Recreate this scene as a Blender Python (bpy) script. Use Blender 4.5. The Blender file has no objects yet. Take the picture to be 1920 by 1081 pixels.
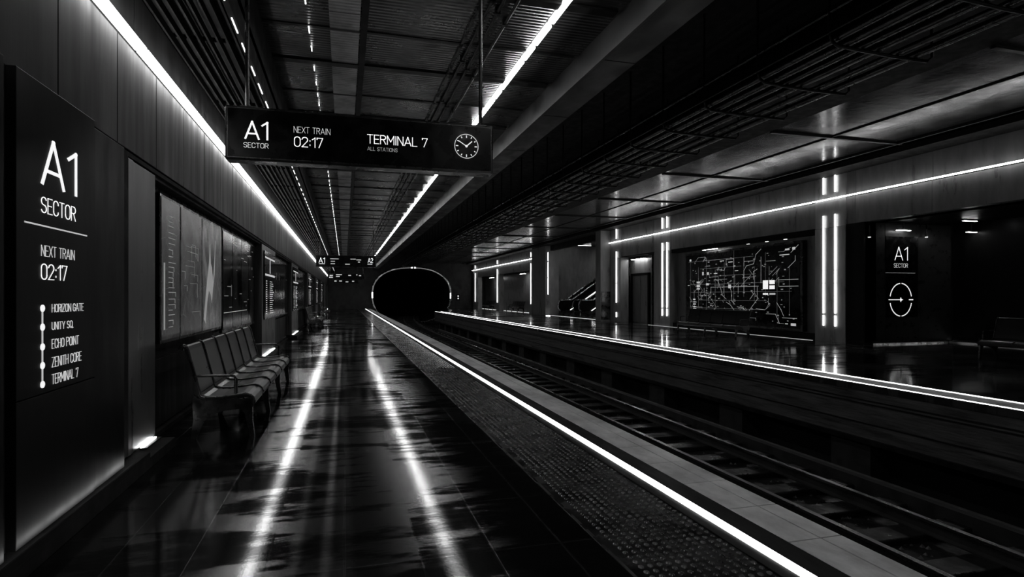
import bpy, math, random
from mathutils import Vector
C = bpy.context.scene
COL = C.collection
random.seed(7)

# ---------------------------------------------------------------- camera, world, exposure
CAM_H = 1.6
YAW = math.radians(15.86)
SA, CA = math.sin(YAW), math.cos(YAW)
F = 1105.0
K = F / CA
VU, VV = 646.0, 555.0
cam = bpy.data.cameras.new('camera')
cam.sensor_width = 36.0
cam.lens = F / 1920 * 36
cam.shift_y = (VV - 540.5) / 1920
cam.clip_start = 0.05
cam.clip_end = 400
co = bpy.data.objects.new('camera', cam)
co.location = (0, 0, CAM_H)
co.rotation_euler = (math.pi / 2, 0, -YAW)
COL.objects.link(co)
C.camera = co
w = bpy.data.worlds.new('world'); C.world = w
w.use_nodes = True
w.node_tree.nodes['Background'].inputs[0].default_value = (0.5, 0.5, 0.5, 1)
w.node_tree.nodes['Background'].inputs[1].default_value = 0.0015
C.view_settings.view_transform = 'Standard'
C.view_settings.look = 'None'
C.view_settings.exposure = 0.0
C.view_settings.gamma = 1.0
C.view_settings.use_curve_mapping = False
try:
    C.cycles.use_denoising = True
    C.cycles.max_bounces = 8
    C.cycles.sample_clamp_indirect = 4.0
except Exception:
    pass

# light levels of the lamps the station has
E_WALL_LINE = 12.0      # line over the left wall
E_CEIL_LINE = 17.0      # line in the left ceiling
E_EDGE = 5.0           # platform edge light
E_RIGHT_LINE = 10.0
E_RIGHT_EDGE = 5.0
E_TUBE = 5.5
E_BASE = 6.0

def onX(u, v, X):
    D = X * K / (u - VU)
    return Vector((X, (D - X * SA) / CA, CAM_H + (VV - v) * D / F))
def onY(u, v, Y):
    k = (u - VU) / K
    D = Y * CA / (1 - k * SA)
    return Vector((k * D, Y, CAM_H + (VV - v) * D / F))

# ---------------------------------------------------------------- materials
def new_mat(name):
    m = bpy.data.materials.new(name); m.use_nodes = True
    return m, m.node_tree, m.node_tree.nodes['Principled BSDF']
def emit(name, s, c=(1, 1, 1)):
    m, nt, b = new_mat(name)
    b.inputs['Base Color'].default_value = (0.8, 0.8, 0.8, 1)
    b.inputs['Emission Color'].default_value = (*c, 1)
    b.inputs['Emission Strength'].default_value = s
    return m
def N(nt, t, **kw):
    n = nt.nodes.new(t)
    for k, v in kw.items():
        if k in n.inputs: n.inputs[k].default_value = v
        else: setattr(n, k, v)
    return n
def coords(nt, scale=(1, 1, 1)):
    tc = N(nt, 'ShaderNodeTexCoord')
    mp = N(nt, 'ShaderNodeMapping')
    mp.inputs['Scale'].default_value = scale
    nt.links.new(tc.outputs['Object'], mp.inputs['Vector'])
    return mp.outputs[0]
def ramp(nt, src, a, b, pa=0.35, pb=0.65):
    r = N(nt, 'ShaderNodeMapRange')
    r.inputs['From Min'].default_value = pa; r.inputs['From Max'].default_value = pb
    r.inputs['To Min'].default_value = a; r.inputs['To Max'].default_value = b
    nt.links.new(src, r.inputs['Value'])
    return r.outputs[0]
def metal(name, base, metallic, rough, nscale=(1, 1, 1), ns=4.0, rvar=0.12, cvar=0.35, bump=0.0, bscale=None, coat=0.0, spec=0.35):
    m, nt, b = new_mat(name)
    b.inputs['Metallic'].default_value = metallic
    b.inputs['Coat Weight'].default_value = coat
    b.inputs['Coat Roughness'].default_value = 0.08
    b.inputs['Specular IOR Level'].default_value = spec
    vec = coords(nt, nscale)
    n = N(nt, 'ShaderNodeTexNoise', Scale=ns, Detail=6.0, Roughness=0.6)
    nt.links.new(vec, n.inputs['Vector'])
    nt.links.new(ramp(nt, n.outputs['Fac'], max(0.02, rough - rvar), rough + rvar), b.inputs['Roughness'])
    mix = N(nt, 'ShaderNodeMix', data_type='RGBA')
    mix.inputs['A'].default_value = (base * (1 - cvar),) * 3 + (1,)
    mix.inputs['B'].default_value = (base * (1 + cvar),) * 3 + (1,)
    nt.links.new(ramp(nt, n.outputs['Fac'], 0, 1), mix.inputs['Factor'])
    nt.links.new(mix.outputs['Result'], b.inputs['Base Color'])
    if bump:
        v2 = coords(nt, bscale or nscale)
        n2 = N(nt, 'ShaderNodeTexNoise', Scale=ns * 3, Detail=5.0)
        nt.links.new(v2, n2.inputs['Vector'])
        bp = N(nt, 'ShaderNodeBump', Strength=bump, Distance=0.02)
        nt.links.new(n2.outputs['Fac'], bp.inputs['Height'])
        nt.links.new(bp.outputs[0], b.inputs['Normal'])
    return m

M = {}
M['panel'] = metal('brushed_dark_panel', 0.012, 0.05, 0.45, (3, 3, .3), 2.0, 0.08, 0.25, 0.03, (30, 30, .5), spec=.06)
M['pilaster'] = metal('pilaster_panel', 0.06, 0.3, 0.34, (3, 3, .3), 2.0, 0.08, 0.3, 0.03, (30, 30, .5), spec=.25)
M['panel_r'] = metal('dark_wall_panel', 0.17, 0.1, 0.36, (1.5, 1.5, .4), 2.0, 0.10, 0.22, 0.04, (12, 12, .6))
M['pillar'] = metal('pillar_panel', 0.26, 0.2, 0.34, (1.5, 1.5, .4), 2.0, 0.08, 0.2, 0.04, (12, 12, .6))
M['black'] = metal('matt_black', 0.006, 0.0, 0.75, spec=0.15)
M['blackgloss'] = metal('black_glass', 0.004, 0.0, 0.14, (1, 1, .4), 2.0, 0.05, 0.3)
M['signblack'] = metal('sign_black_face', 0.003, 0.0, 0.24, spec=0.12)
M['screen'] = metal('near_black_glossy_panel', 0.0045, 0.0, 0.36, (2, 2, .6), 2.0, 0.06, 0.3, 0.02, spec=0.05)
M['frame'] = metal('dark_frame_metal', 0.06, 0.9, 0.3)
M['seat'] = metal('bench_black_steel', 0.06, 0.9, 0.30, (4, 1, 4), 0.5, 0.03, 0.1, 0.0)
M['benchframe'] = metal('bench_frame_steel', 0.06, 0.9, 0.28)
M['steel'] = metal('conduit_steel', 0.07, 0.95, 0.28, cvar=.1, rvar=.03)
M['bracket'] = metal('bracket_steel', 0.015, 0.6, 0.45)
M['pier'] = metal('pier_concrete', 0.014, 0.0, 0.6)
M['dullsteel'] = metal('dull_steel', 0.022, 0.8, 0.45)
M['handrail'] = metal('polished_handrail', .45, 1, .25)
M['rail'] = metal('rail_steel', 0.14, 1.0, 0.28, (1, .2, 1), 6.0)
M['railside'] = metal('rail_side_rust', 0.02, 0.3, 0.6)
M['concrete'] = metal('wet_concrete', 0.035, 0.0, 0.42, (1, .6, 1), 3.0, 0.16, 0.5, 0.5)
M['trackbed'] = metal('wet_trackbed', 0.010, 0.0, 0.42, (1, 1, 1), 3.0, 0.2, 0.6, 0.5, spec=0.2)
M['face'] = metal('platform_face_concrete', 0.05, 0.0, 0.5, (1, .4, 3), 3.0, 0.15, 0.5, 0.5)
M['rubber'] = metal('black_edge_band', 0.006, 0.0, 0.5, (1, .3, 1), 4.0, spec=.1)
M['tactile'] = metal('tactile_black', 0.022, 0.5, 0.24, (1, 1, 1), 3.0, 0.12, 0.4, 0.2)
M['lining'] = metal('tunnel_lining', 0.02, 0.0, 0.55, (1, 1, 1), 2.0, 0.1, 0.5, 0.4)
M['soffit'] = metal('soffit_panel', 0.012, 0.0, 0.42, (1, .6, 1), 2.0, 0.12, 0.5, 0.15, spec=.1)
M['endwall'] = metal('end_wall_concrete', 0.04, 0.0, 0.5, (1, 1, .7), 1.2, 0.15, 0.6, 0.4)

def coping_mat():
    m, nt, b = new_mat('grey_edge_slab')
    vec = coords(nt)
    n = N(nt, 'ShaderNodeTexNoise', Scale=2.2, Detail=7.0, Roughness=0.65)
    nt.links.new(coords(nt, (1, .55, 1)), n.inputs['Vector'])
    mix = N(nt, 'ShaderNodeMix', data_type='RGBA')
    mix.inputs['A'].default_value = (.42, .42, .425, 1); mix.inputs['B'].default_value = (.85, .85, .855, 1); b.inputs['Metallic'].default_value = .15
    nt.links.new(ramp(nt, n.outputs['Fac'], 0, 1), mix.inputs['Factor'])
    nt.links.new(mix.outputs['Result'], b.inputs['Base Color'])
    nt.links.new(ramp(nt, n.outputs['Fac'], 0.44, 0.30), b.inputs['Roughness'])
    b.inputs['Specular IOR Level'].default_value = 0.7
    n2 = N(nt, 'ShaderNodeTexNoise', Scale=30.0, Detail=4.0)
    nt.links.new(vec, n2.inputs['Vector'])
    bp = N(nt, 'ShaderNodeBump', Strength=0.15, Distance=0.01)
    nt.links.new(n2.outputs['Fac'], bp.inputs['Height']); nt.links.new(bp.outputs[0], b.inputs['Normal'])
    return m
M['coping'] = coping_mat()

def floor_mat(name, tx, ty, base, wet_lo, wet_hi, coat=1.0, rel=0.05, off=(0, 0, 0)):
    """wet dark stone tiles: tile joints, water film with ragged edges, fine grit"""
    m, nt, b = new_mat(name)
    L = nt.links.new
    tc = N(nt, 'ShaderNodeTexCoord')
    mp = N(nt, 'ShaderNodeMapping'); mp.inputs['Location'].default_value = off
    L(tc.outputs['Object'], mp.inputs['Vector'])
    br = N(nt, 'ShaderNodeTexBrick', offset=0.0, squash=1.0)
    br.inputs['Scale'].default_value = 1.0
    br.inputs['Brick Width'].default_value = tx; br.inputs['Row Height'].default_value = ty
    br.inputs['Mortar Size'].default_value = 0.006; br.inputs['Mortar Smooth'].default_value = 0.1
    br.inputs['Color1'].default_value = (0, 0, 0, 1); br.inputs['Color2'].default_value = (1, 1, 1, 1)
    br.inputs['Mortar'].default_value = (.5, .5, .5, 1)
    L(mp.outputs[0], br.inputs['Vector'])
    # wet film mask: wide noise stretched across the platform + per tile offset
    n1 = N(nt, 'ShaderNodeTexNoise', Scale=1.0, Detail=9.0, Roughness=0.68)
    L(coords(nt, (1.1, 3.6, 1)), n1.inputs['Vector'])
    n3 = N(nt, 'ShaderNodeTexNoise', Scale=0.55, Detail=3.0)
    L(coords(nt, (1, 1, 1)), n3.inputs['Vector'])
    add = N(nt, 'ShaderNodeMath', operation='ADD'); L(n1.outputs['Fac'], add.inputs[0]); 
    mul = N(nt, 'ShaderNodeMath', operation='MULTIPLY_ADD'); L(br.outputs['Color'], mul.inputs[0]); mul.inputs[1].default_value = 0.10; L(n3.outputs['Fac'], mul.inputs[2])
    L(mul.outputs[0], add.inputs[1])
    wet = ramp(nt, add.outputs[0], 0, 1, 0.99, 1.09)
    # relief of stone and joints
    n2 = N(nt, 'ShaderNodeTexNoise', Scale=38.0, Detail=5.0, Roughness=0.6); L(coords(nt, (1, 1, 1)), n2.inputs['Vector'])
    bp = N(nt, 'ShaderNodeBump', Strength=rel, Distance=0.01); L(n2.outputs['Fac'], bp.inputs['Height'])
    n5 = N(nt, 'ShaderNodeTexNoise', Scale=2.5, Detail=4.0); L(coords(nt, (1, 1, 1)), n5.inputs['Vector'])
    bp3 = N(nt, 'ShaderNodeBump', Strength=0.04, Distance=0.03); L(n5.outputs['Fac'], bp3.inputs['Height']); L(bp.outputs[0], bp3.inputs['Normal'])
    bp4 = N(nt, 'ShaderNodeBump', Strength=0.5, Distance=0.006, invert=True); L(br.outputs['Fac'], bp4.inputs['Height']); L(bp3.outputs[0], bp4.inputs['Normal'])
    nrm = bp4.outputs[0]
    bc = N(nt, 'ShaderNodeBump', Strength=0.02, Distance=0.01); L(n2.outputs['Fac'], bc.inputs['Height'])
    bd = N(nt, 'ShaderNodeBump', Strength=0.4, Distance=0.006, invert=True); L(br.outputs['Fac'], bd.inputs['Height']); L(bc.outputs[0], bd.inputs['Normal'])
    # black stone under a water film: a clear reflection from the film, a broad one where the stone is damp
    fr = N(nt, 'ShaderNodeFresnel', IOR=1.5); 
    dif = N(nt, 'ShaderNodeBsdfDiffuse'); L(nrm, dif.inputs['Normal'])
    mixc = N(nt, 'ShaderNodeMix', data_type='RGBA'); mixc.inputs['A'].default_value = (base,) * 3 + (1,); mixc.inputs['B'].default_value = (base * .4,) * 3 + (1,)
    L(wet, mixc.inputs['Factor'])
    mixj = N(nt, 'ShaderNodeMix', data_type='RGBA'); L(br.outputs['Fac'], mixj.inputs['Factor']); L(mixc.outputs['Result'], mixj.inputs['A']); mixj.inputs['B'].default_value = (.014, .014, .014, 1)
    L(mixj.outputs['Result'], dif.inputs['Color'])
    halo = N(nt, 'ShaderNodeBsdfAnisotropic', distribution='BECKMANN'); halo.inputs['Color'].default_value = (1, 1, 1, 1); halo.inputs['Roughness'].default_value = wet_hi; L(nrm, halo.inputs['Normal'])
    core = N(nt, 'ShaderNodeBsdfAnisotropic', distribution='BECKMANN'); core.inputs['Color'].default_value = (1, 1, 1, 1); core.inputs['Roughness'].default_value = wet_lo; L(bd.outputs[0], core.inputs['Normal'])
    hf = N(nt, 'ShaderNodeMath', operation='MULTIPLY'); L(fr.outputs[0], hf.inputs[0]); L(ramp(nt, add.outputs[0], 0.03, 0.85, 1.01, 1.07), hf.inputs[1])
    cf = N(nt, 'ShaderNodeMath', operation='MULTIPLY'); L(fr.outputs[0], cf.inputs[0])
    cm = N(nt, 'ShaderNodeMath', operation='MULTIPLY'); cm.inputs[1].default_value = coat; L(ramp(nt, add.outputs[0], 0.35, 0.8, 0.93, 1.03), cm.inputs[0]); L(cm.outputs[0], cf.inputs[1])
    m1 = N(nt, 'ShaderNodeMixShader'); L(hf.outputs[0], m1.inputs[0]); L(dif.outputs[0], m1.inputs[1]); L(halo.outputs[0], m1.inputs[2])
    m2 = N(nt, 'ShaderNodeMixShader'); L(cf.outputs[0], m2.inputs[0]); L(m1.outputs[0], m2.inputs[1]); L(core.outputs[0], m2.inputs[2])
    L(m2.outputs[0], nt.nodes['Material Output'].inputs['Surface'])
    nt.nodes.remove(b)
    return m
M['floor'] = floor_mat('wet_black_tiles', 0.45, 0.9, 0.005, 0.10, 0.23)
M['floor_r'] = floor_mat('wet_black_tiles_far', 0.9, 0.9, 0.035, 0.10, 0.26, coat=0.8)

def ceil_mat(name, base, rough, wave, strength, joint=0.0, metallic=0.9, nb=0.1):
    """sheet metal ceiling with fine ribs across the platform"""
    m, nt, b = new_mat(name); L = nt.links.new
    b.inputs['Metallic'].default_value = metallic; b.inputs['Specular IOR Level'].default_value = .25 if metallic > .3 else .14
    n = N(nt, 'ShaderNodeTexNoise', Scale=1.3, Detail=6.0, Roughness=0.6); L(coords(nt, (1, 1, 1)), n.inputs['Vector'])
    mix = N(nt, 'ShaderNodeMix', data_type='RGBA')
    mix.inputs['A'].default_value = (base * .5,) * 3 + (1,); mix.inputs['B'].default_value = (base * 1.5,) * 3 + (1,)
    L(ramp(nt, n.outputs['Fac'], 0, 1), mix.inputs['Factor']); L(mix.outputs['Result'], b.inputs['Base Color'])
    L(ramp(nt, n.outputs['Fac'], rough + .06, rough - .06), b.inputs['Roughness'])
    n2 = N(nt, 'ShaderNodeTexNoise', Scale=6.0, Detail=5.0); L(coords(nt, (1, 1, 1)), n2.inputs['Vector'])
    bp = N(nt, 'ShaderNodeBump', Strength=nb, Distance=0.03); L(n2.outputs['Fac'], bp.inputs['Height'])
    out = bp
    if wave:
        wv = N(nt, 'ShaderNodeTexWave', wave_type='BANDS', bands_direction='Y', wave_profile='SIN')
        wv.inputs['Scale'].default_value = 1.0 / wave * 0.314159 
        wv.inputs['Distortion'].default_value = 0.0
        L(coords(nt, (1, 1, 1)), wv.inputs['Vector'])
        b2 = N(nt, 'ShaderNodeBump', Strength=strength, Distance=0.012); L(wv.outputs['Fac'], b2.inputs['Height']); L(bp.outputs[0], b2.inputs['Normal'])
        out = b2
    if joint:
        br = N(nt, 'ShaderNodeTexBrick', offset=0.0)
        br.inputs['Scale'].default_value = 1.0
        br.inputs['Brick Width'].default_value = joint; br.inputs['Row Height'].default_value = joint * .8
        br.inputs['Mortar Size'].default_value = 0.018
        L(coords(nt, (1, 1, 1)), br.inputs['Vector'])
        b3 = N(nt, 'ShaderNodeBump', Strength=0.8, Distance=0.02, invert=True); L(br.outputs['Fac'], b3.inputs['Height']); L(out.outputs[0], b3.inputs['Normal'])
        out = b3
    L(out.outputs[0], b.inputs['Normal'])
    return m
M['ceil'] = ceil_mat('ribbed_metal_ceiling', 0.11, 0.30, 0.085, 0.5, nb=.03)
M['ceil_streak'] = ceil_mat('streak_ribbed_sheet', 0.5, 0.36, 0.085, 0.5, metallic=.6, nb=.02)  # lighter base colour stands in for the long reflection streak
M['ceil_r'] = ceil_mat('glossy_panel_ceiling', 0.020, 0.17, 0.0, 0, joint=1.4, metallic=0.12, nb=0.10)

L_WALL = emit('wall_line_light', E_WALL_LINE)
L_CEIL = emit('ceiling_line_light', E_CEIL_LINE)
L_EDGE = emit('edge_line_light', E_EDGE)
L_RLINE = emit('far_wall_line_light', E_RIGHT_LINE)
L_REDGE = emit('far_edge_line_light', E_RIGHT_EDGE)
L_TUBE = emit('pillar_tube_light', E_TUBE)
L_BASE = emit('wall_base_light', E_BASE)
L_UP = emit('uplight', 45.0)
L_SLOT = emit('slot_light', 2.5)
L_PIN = emit('pin_light_glint', 9.0)
L_TXT = emit('lit_lettering', 0.85)
L_TXT2 = emit('lit_lettering_soft', 0.42)
L_TXT3 = emit('lit_lettering_dim', 0.14)
L_TXT4 = emit('lit_lettering_faint', 0.05)
L_LAMP = emit('downlight', 26.0)
L_DIMLINE = emit('floor_wash_line', 0.35)

# ---------------------------------------------------------------- mesh helpers
class MB:
    def __init__(s): s.v = []; s.f = []; s.mi = []; s.smooth = []
    def add(s, verts, faces, mi=0, sm=False):
        o = len(s.v); s.v += [tuple(p) for p in verts]
        for f in faces: s.f.append(tuple(i + o for i in f)); s.mi.append(mi); s.smooth.append(sm)
    def box(s, x0, x1, y0, y1, z0, z1, mi=0):
        V = [(x, y, z) for x in (x0, x1) for y in (y0, y1) for z in (z0, z1)]
        s.add(V, [(0, 1, 3, 2), (4, 6, 7, 5), (0, 4, 5, 1), (2, 3, 7, 6), (0, 2, 6, 4), (1, 5, 7, 3)], mi)
        return s
    def obox(s, c, ax, ay, az, mi=0):
        """box from centre and three half-axis vectors"""
        c, ax, ay, az = map(Vector, (c, ax, ay, az))
        V = [c + ax * i + ay * j + az * k for i in (-1, 1) for j in (-1, 1) for k in (-1, 1)]
        s.add(V, [(0, 1, 3, 2), (4, 6, 7, 5), (0, 4, 5, 1), (2, 3, 7, 6), (0, 2, 6, 4), (1, 5, 7, 3)], mi)
        return s
    def tube(s, pts, r, n=8, mi=0, sm=True, rx=None):
        pts = [Vector(p) for p in pts]
        rings = []
        up = Vector((0, 0, 1))
        for i, p in enumerate(pts):
            d = (pts[min(i + 1, len(pts) - 1)] - pts[max(i - 1, 0)]).normalized()
            u = up if abs(d.dot(up)) < 0.95 else Vector((0, 1, 0))
            a = d.cross(u).normalized(); b = a.cross(d).normalized()
            rings.append([p + a * math.cos(t * 2 * math.pi / n) * (rx or r) + b * math.sin(t * 2 * math.pi / n) * r for t in range(n)])
        V = [q for rg in rings for q in rg]
        Fc = []
        for i in range(len(pts) - 1):
            for t in range(n):
                Fc.append((i * n + t, i * n + (t + 1) % n, (i + 1) * n + (t + 1) % n, (i + 1) * n + t))
        s.add(V, Fc, mi, sm)
        s.add(rings[0], [tuple(range(n))], mi); s.add(rings[-1], [tuple(range(n))], mi)
        return s
    def prism(s, prof, y0, y1, mi=0, sm=False, axis='Y'):
        """closed (x,z) profile extruded along Y (or X: profile is (y,z))"""
        n = len(prof)
        if axis == 'Y': V = [(x, y0, z) for x, z in prof] + [(x, y1, z) for x, z in prof]
        elif axis == 'X': V = [(y0, x, z) for x, z in prof] + [(y1, x, z) for x, z in prof]
        else: V = [(x, z, y0) for x, z in prof] + [(x, z, y1) for x, z in prof]
        s.add(V, [(i, (i + 1) % n, n + (i + 1) % n, n + i) for i in range(n)], mi, sm)
        s.add(V[:n], [tuple(range(n))], mi); s.add(V[n:], [tuple(reversed(range(n)))], mi)
        return s
    def build(s, name, mats, parent=None, bevel=0.0):
        me = bpy.data.meshes.new(name)
        me.from_pydata(s.v, [], s.f); me.update()
        if not isinstance(mats, (list, tuple)): mats = [mats]
        for m in mats: me.materials.append(m)
        me.polygons.foreach_set('material_index', s.mi)
        me.polygons.foreach_set('use_smooth', s.smooth)
        import bmesh
        bm = bmesh.new(); bm.from_mesh(me); bmesh.ops.recalc_face_normals(bm, faces=bm.faces); bm.to_mesh(me); bm.free()
        o = bpy.data.objects.new(name, me); COL.objects.link(o)
        if parent is not None:
            o.parent = parent
            o.matrix_parent_inverse = parent_inv(parent)
        if bevel:
            bv = o.modifiers.new('bevel', 'BEVEL'); bv.width = bevel; bv.segments = 2; bv.limit_method = 'ANGLE'
        return o
def parent_inv(p):
    from mathutils import Matrix
    M_ = Matrix.Translation(p.location) if p.type == 'EMPTY' else Matrix.Identity(4)
    return M_.inverted()
def box(*a): return MB().box(*a)
def struct(o): o['kind'] = 'structure'; return o
def tag(o, label, cat, group=None):
    o['label'] = label; o['category'] = cat
    if group: o['group'] = group
    return o
def thing(name, label, cat, loc=(0, 0, 0), group=None):
    e = bpy.data.objects.new(name, None); COL.objects.link(e); e.location = loc; e.empty_display_size = 0.1
    return tag(e, label, cat, group)
def copy_thing(root, loc, rotz, label, group=None):
    r = root.copy(); COL.objects.link(r); r.location = loc; r.rotation_euler = (0, 0, rotz); r['label'] = label
    if group: r['group'] = group
    for ch in list(root.children):
        c = ch.copy(); COL.objects.link(c); c.parent = r
        for g in list(ch.children):
            d = g.copy(); COL.objects.link(d); d.parent = c
    return r

# ---------------------------------------------------------------- stroke lettering (thin grotesque capitals)
def arc(cx, cy, rx, ry, a0, a1, n=8):
    return [(cx + rx * math.cos(math.radians(a0 + (a1 - a0) * i / n)), cy + ry * math.sin(math.radians(a0 + (a1 - a0) * i / n))) for i in range(n + 1)]
def stadium(w, h=1.0):
    r = w / 2
    return arc(r, h - r, r, r, 0, 180) + arc(r, r, r, r, 180, 360) + [(w, h - r)]
GL = {
 'A': (.62, [[(0, 0), (.31, 1), (.62, 0)], [(.11, .3), (.51, .3)]]),
 '1': (.26, [[(0, .8), (.24, 1), (.24, 0)]]),
 '2': (.5, [arc(.25, .74, .25, .26, 170, -25) + [(0, 0), (.5, 0)]]),
 '0': (.5, [stadium(.5)]), 'O': (.54, [stadium(.54)]),
 'Q': (.54, [stadium(.54), [(.34, .2), (.56, -.04)]]),
 '7': (.5, [[(0, .86), (0, 1), (.5, 1), (.17, 0)]]),
 ':': (.08, [[(.04, .18), (.04, .26)], [(.04, .62), (.04, .70)]]),
 '.': (.08, [[(.04, 0), (.04, .06)]]),
 'S': (.5, [arc(.25, .75, .25, .25, 20, 180) + arc(.25, .75, .25, .25, 180, 250, 3) + arc(.25, .25, .25, .25, 70, 0, 3) + arc(.25, .25, .25, .25, 0, -160)]),
 'E': (.44, [[(.44, 1), (0, 1), (0, 0), (.44, 0)], [(0, .52), (.38, .52)]]),
 'C': (.5, [[(.5, .74)] + arc(.25, .75, .25, .25, 0, 180) + arc(.25, .25, .25, .25, 180, 360)]),
 'T': (.5, [[(0, 1), (.5, 1)], [(.25, 1), (.25, 0)]]),
 'R': (.5, [[(0, 0), (0, 1), (.26, 1)] + arc(.26, .76, .24, .24, 90, -90) + [(0, .52)], [(.26, .52), (.5, 0)]]),
 'P': (.5, [[(0, 0), (0, 1), (.26, 1)] + arc(.26, .76, .24, .24, 90, -90) + [(0, .52)]]),
 'N': (.52, [[(0, 0), (0, 1), (.52, 0), (.52, 1)]]),
 'M': (.64, [[(0, 0), (0, 1), (.32, .3), (.64, 1), (.64, 0)]]),
 'X': (.52, [[(0, 0), (.52, 1)], [(0, 1), (.52, 0)]]),
 'I': (.06, [[(.03, 0), (.03, 1)]]),
 'H': (.52, [[(0, 0), (0, 1)], [(.52, 0), (.52, 1)], [(0, .52), (.52, .52)]]),
 'Z': (.48, [[(0, 1), (.48, 1), (0, 0), (.48, 0)]]),
 'G': (.52, [[(.52, .76)] + arc(.26, .74, .26, .26, 0, 180) + arc(.26, .26, .26, .26, 180, 360) + [(.52, .48), (.3, .48)]]),
 'U': (.5, [[(0, 1)] + arc(.25, .25, .25, .25, 180, 360) + [(.5, 1)]]),
 'Y': (.54, [[(0, 1), (.27, .46), (.54, 1)], [(.27, .46), (.27, 0)]]),
 'L': (.44, [[(0, 1), (0, 0), (.44, 0)]]),
 ' ': (.22, []),
}
def strokes2mesh(mb, strokes, t, fx, mi=0, depth=.003):
    """strokes: polylines in unit space; fx maps (x, y, d) to world"""
    h = t / 2
    for st in strokes:
        for i in range(len(st) - 1):
            a = Vector(st[i]); b = Vector(st[i + 1]); d = b - a
            if d.length < 1e-6: continue
            d = d.normalized(); n = Vector((-d.y, d.x)) * h
            e = d * h * (0.9 if len(st) == 2 or i in (0, len(st) - 2) else 0.35)
            q = [a - e + n, a - e - n, b + e - n, b + e + n]
            V = [fx(p.x, p.y, 0) for p in q] + [fx(p.x, p.y, depth) for p in q]
            mb.add(V, [(0, 1, 2, 3), (7, 6, 5, 4), (0, 4, 5, 1), (1, 5, 6, 2), (2, 6, 7, 3), (3, 7, 4, 0)], mi)
def text_strokes(s, gap=.16):
    x = 0; out = []
    for ch in s:
        wd, sts = GL[ch]
        for st in sts: out.append([(x + p[0], p[1]) for p in st])
        x += wd + gap
    return out, x - gap
def text(name, s, origin, right, up, out, width, height, t, mat, parent, gap=.16):
    """lay the line s in a width x height box from its lower-left corner"""
    sts, W = text_strokes(s, gap); t = t * .74
    o, r, u, n = Vector(origin), Vector(right), Vector(up), Vector(out)
    sx, sy = width / W, height
    mb = MB()
    strokes2mesh(mb, sts, t, lambda x, y, d: o + r * (x * sx) + u * (y * sy) + n * d)
    return mb.build(name, mat, parent)

# ================================================================= LEFT PLATFORM
YB, YE = -3.0, 78.0
struct(MB().box(-2.4, 1.6, YB, YE, -0.3, 0.0).build('floor', M['floor']))
b = MB().box(1.6, 2.5, YB, YE, -0.3, -0.004)
struct(b.build('floor_tactile_bed', M['tactile']))
# studs of the tactile paving
mb = MB()
def dome(mb, x, y, r, h, n=6):
    V = [(x + r * math.cos(t * 2 * math.pi / n), y + r * math.sin(t * 2 * math.pi / n) * 1.25, -.004) for t in range(n)]
    V += [(x + r * .6 * math.cos(t * 2 * math.pi / n), y + r * .6 * math.sin(t * 2 * math.pi / n) * 1.25, h - .004) for t in range(n)]
    mb.add(V, [(t, (t + 1) % n, n + (t + 1) % n, n + t) for t in range(n)], 0, True)
    mb.add(V[n:], [tuple(range(n))], 0, True)
yy = 2.2
while yy < 13:
    for i in range(12):
        dome(mb, 1.69 + i * .062 + (0.0), yy, .018, .007)
    yy += .068
for i in range(13):   # farther on the studs give way to long ridges
    x = 1.66 + i * .06
    mb.prism([(x - .018, -.004), (x - .010, .006), (x + .010, .006), (x + .018, -.004)], 13.05, YE - .2)
o = mb.build('tactile_studs', metal('glint_stud_metal', .16, .9, .24)); o['kind'] = 'stuff'  # stud colour set lighter than the bed to bring out glints
tag(o, 'black raised studs and ridges of the warning strip along the platform edge', 'tactile paving')
struct(box(1.585, 1.605, YB, YE, -.1, .004).build('trim_1', M['frame']))
struct(box(2.40, 2.5, YB, YE, -.1, .003).build('trim_2', M['rubber']))
struct(box(2.58, 2.78, YB, YE, -.3, .0).build('trim_3', M['rubber']))
# grey edge slabs with open joints
mb = MB()
y = YB
while y < YE:
    ln = 0.62
    for xa, xb in ((2.785, 3.028), (3.038, 3.2)):
        mb.box(xa, xb, y, min(y + ln - .010, YE), -.3, 0.002)
    y += ln
struct(mb.build('platform_coping', M['coping'], bevel=.003))
struct(box(2.0, 3.17, YB, YE, -1.8, -.3).build('wall_platform', M['face']))
# edge light
t = thing('platform_edge_light', 'continuous white light strip set in the near platform edge beside the tactile paving', 'light strip', (2.54, 3, 0))
y = YB
while y < 76.5:
    box(2.5, 2.58, y, min(y + 3.99, 76.6), -.02, .010).build('diffuser', L_EDGE, t); y += 4.0
box(2.495, 2.585, YB, 76.7, -.06, -.001).build('channel', M['black'], t)

# ---------------------------------------------------------------- left wall
XW = -1.93
PIL = [(6.2, 7.04), (15.4, 18.3), (23.8, 27.0), (33.8, 37.2), (43.0, 46.2), (52.3, 55.4), (61.6, 64.6), (71.0, 74.0)]
mb = MB()
mb.box(-2.6, -2.2, YB, YE, 0, 2.86)             # niche back
struct(mb.build('wall_left', M['panel']))
mb = MB()
yj = YB; step = 1.12
while yj < YE:
    mb.box(-2.6, XW, yj + .006, min(yj + step - .006, YE), 2.96, 3.93); yj += step
struct(mb.build('wall_left_upper', M['panel'], bevel=.004))
mb = MB()
yj = YB + .5
while yj < YE:
    mb.box(-2.6, XW - .02, yj + .006, min(yj + 2.24 - .006, YE), 4.0, 4.56); yj += 2.24
struct(mb.build('wall_left_cove', metal('cove_panel', .05, .1, .4, (3, 3, .3), 2.0), bevel=.004))
struct(box(-2.62, XW - .035, YB, YE, 2.86, 4.56).build('wall_left_backing', M['black']))
struct(box(-2.3, XW + .0, YB, YE, 2.90, 2.94).build('trim_4', M['black']))
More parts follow.
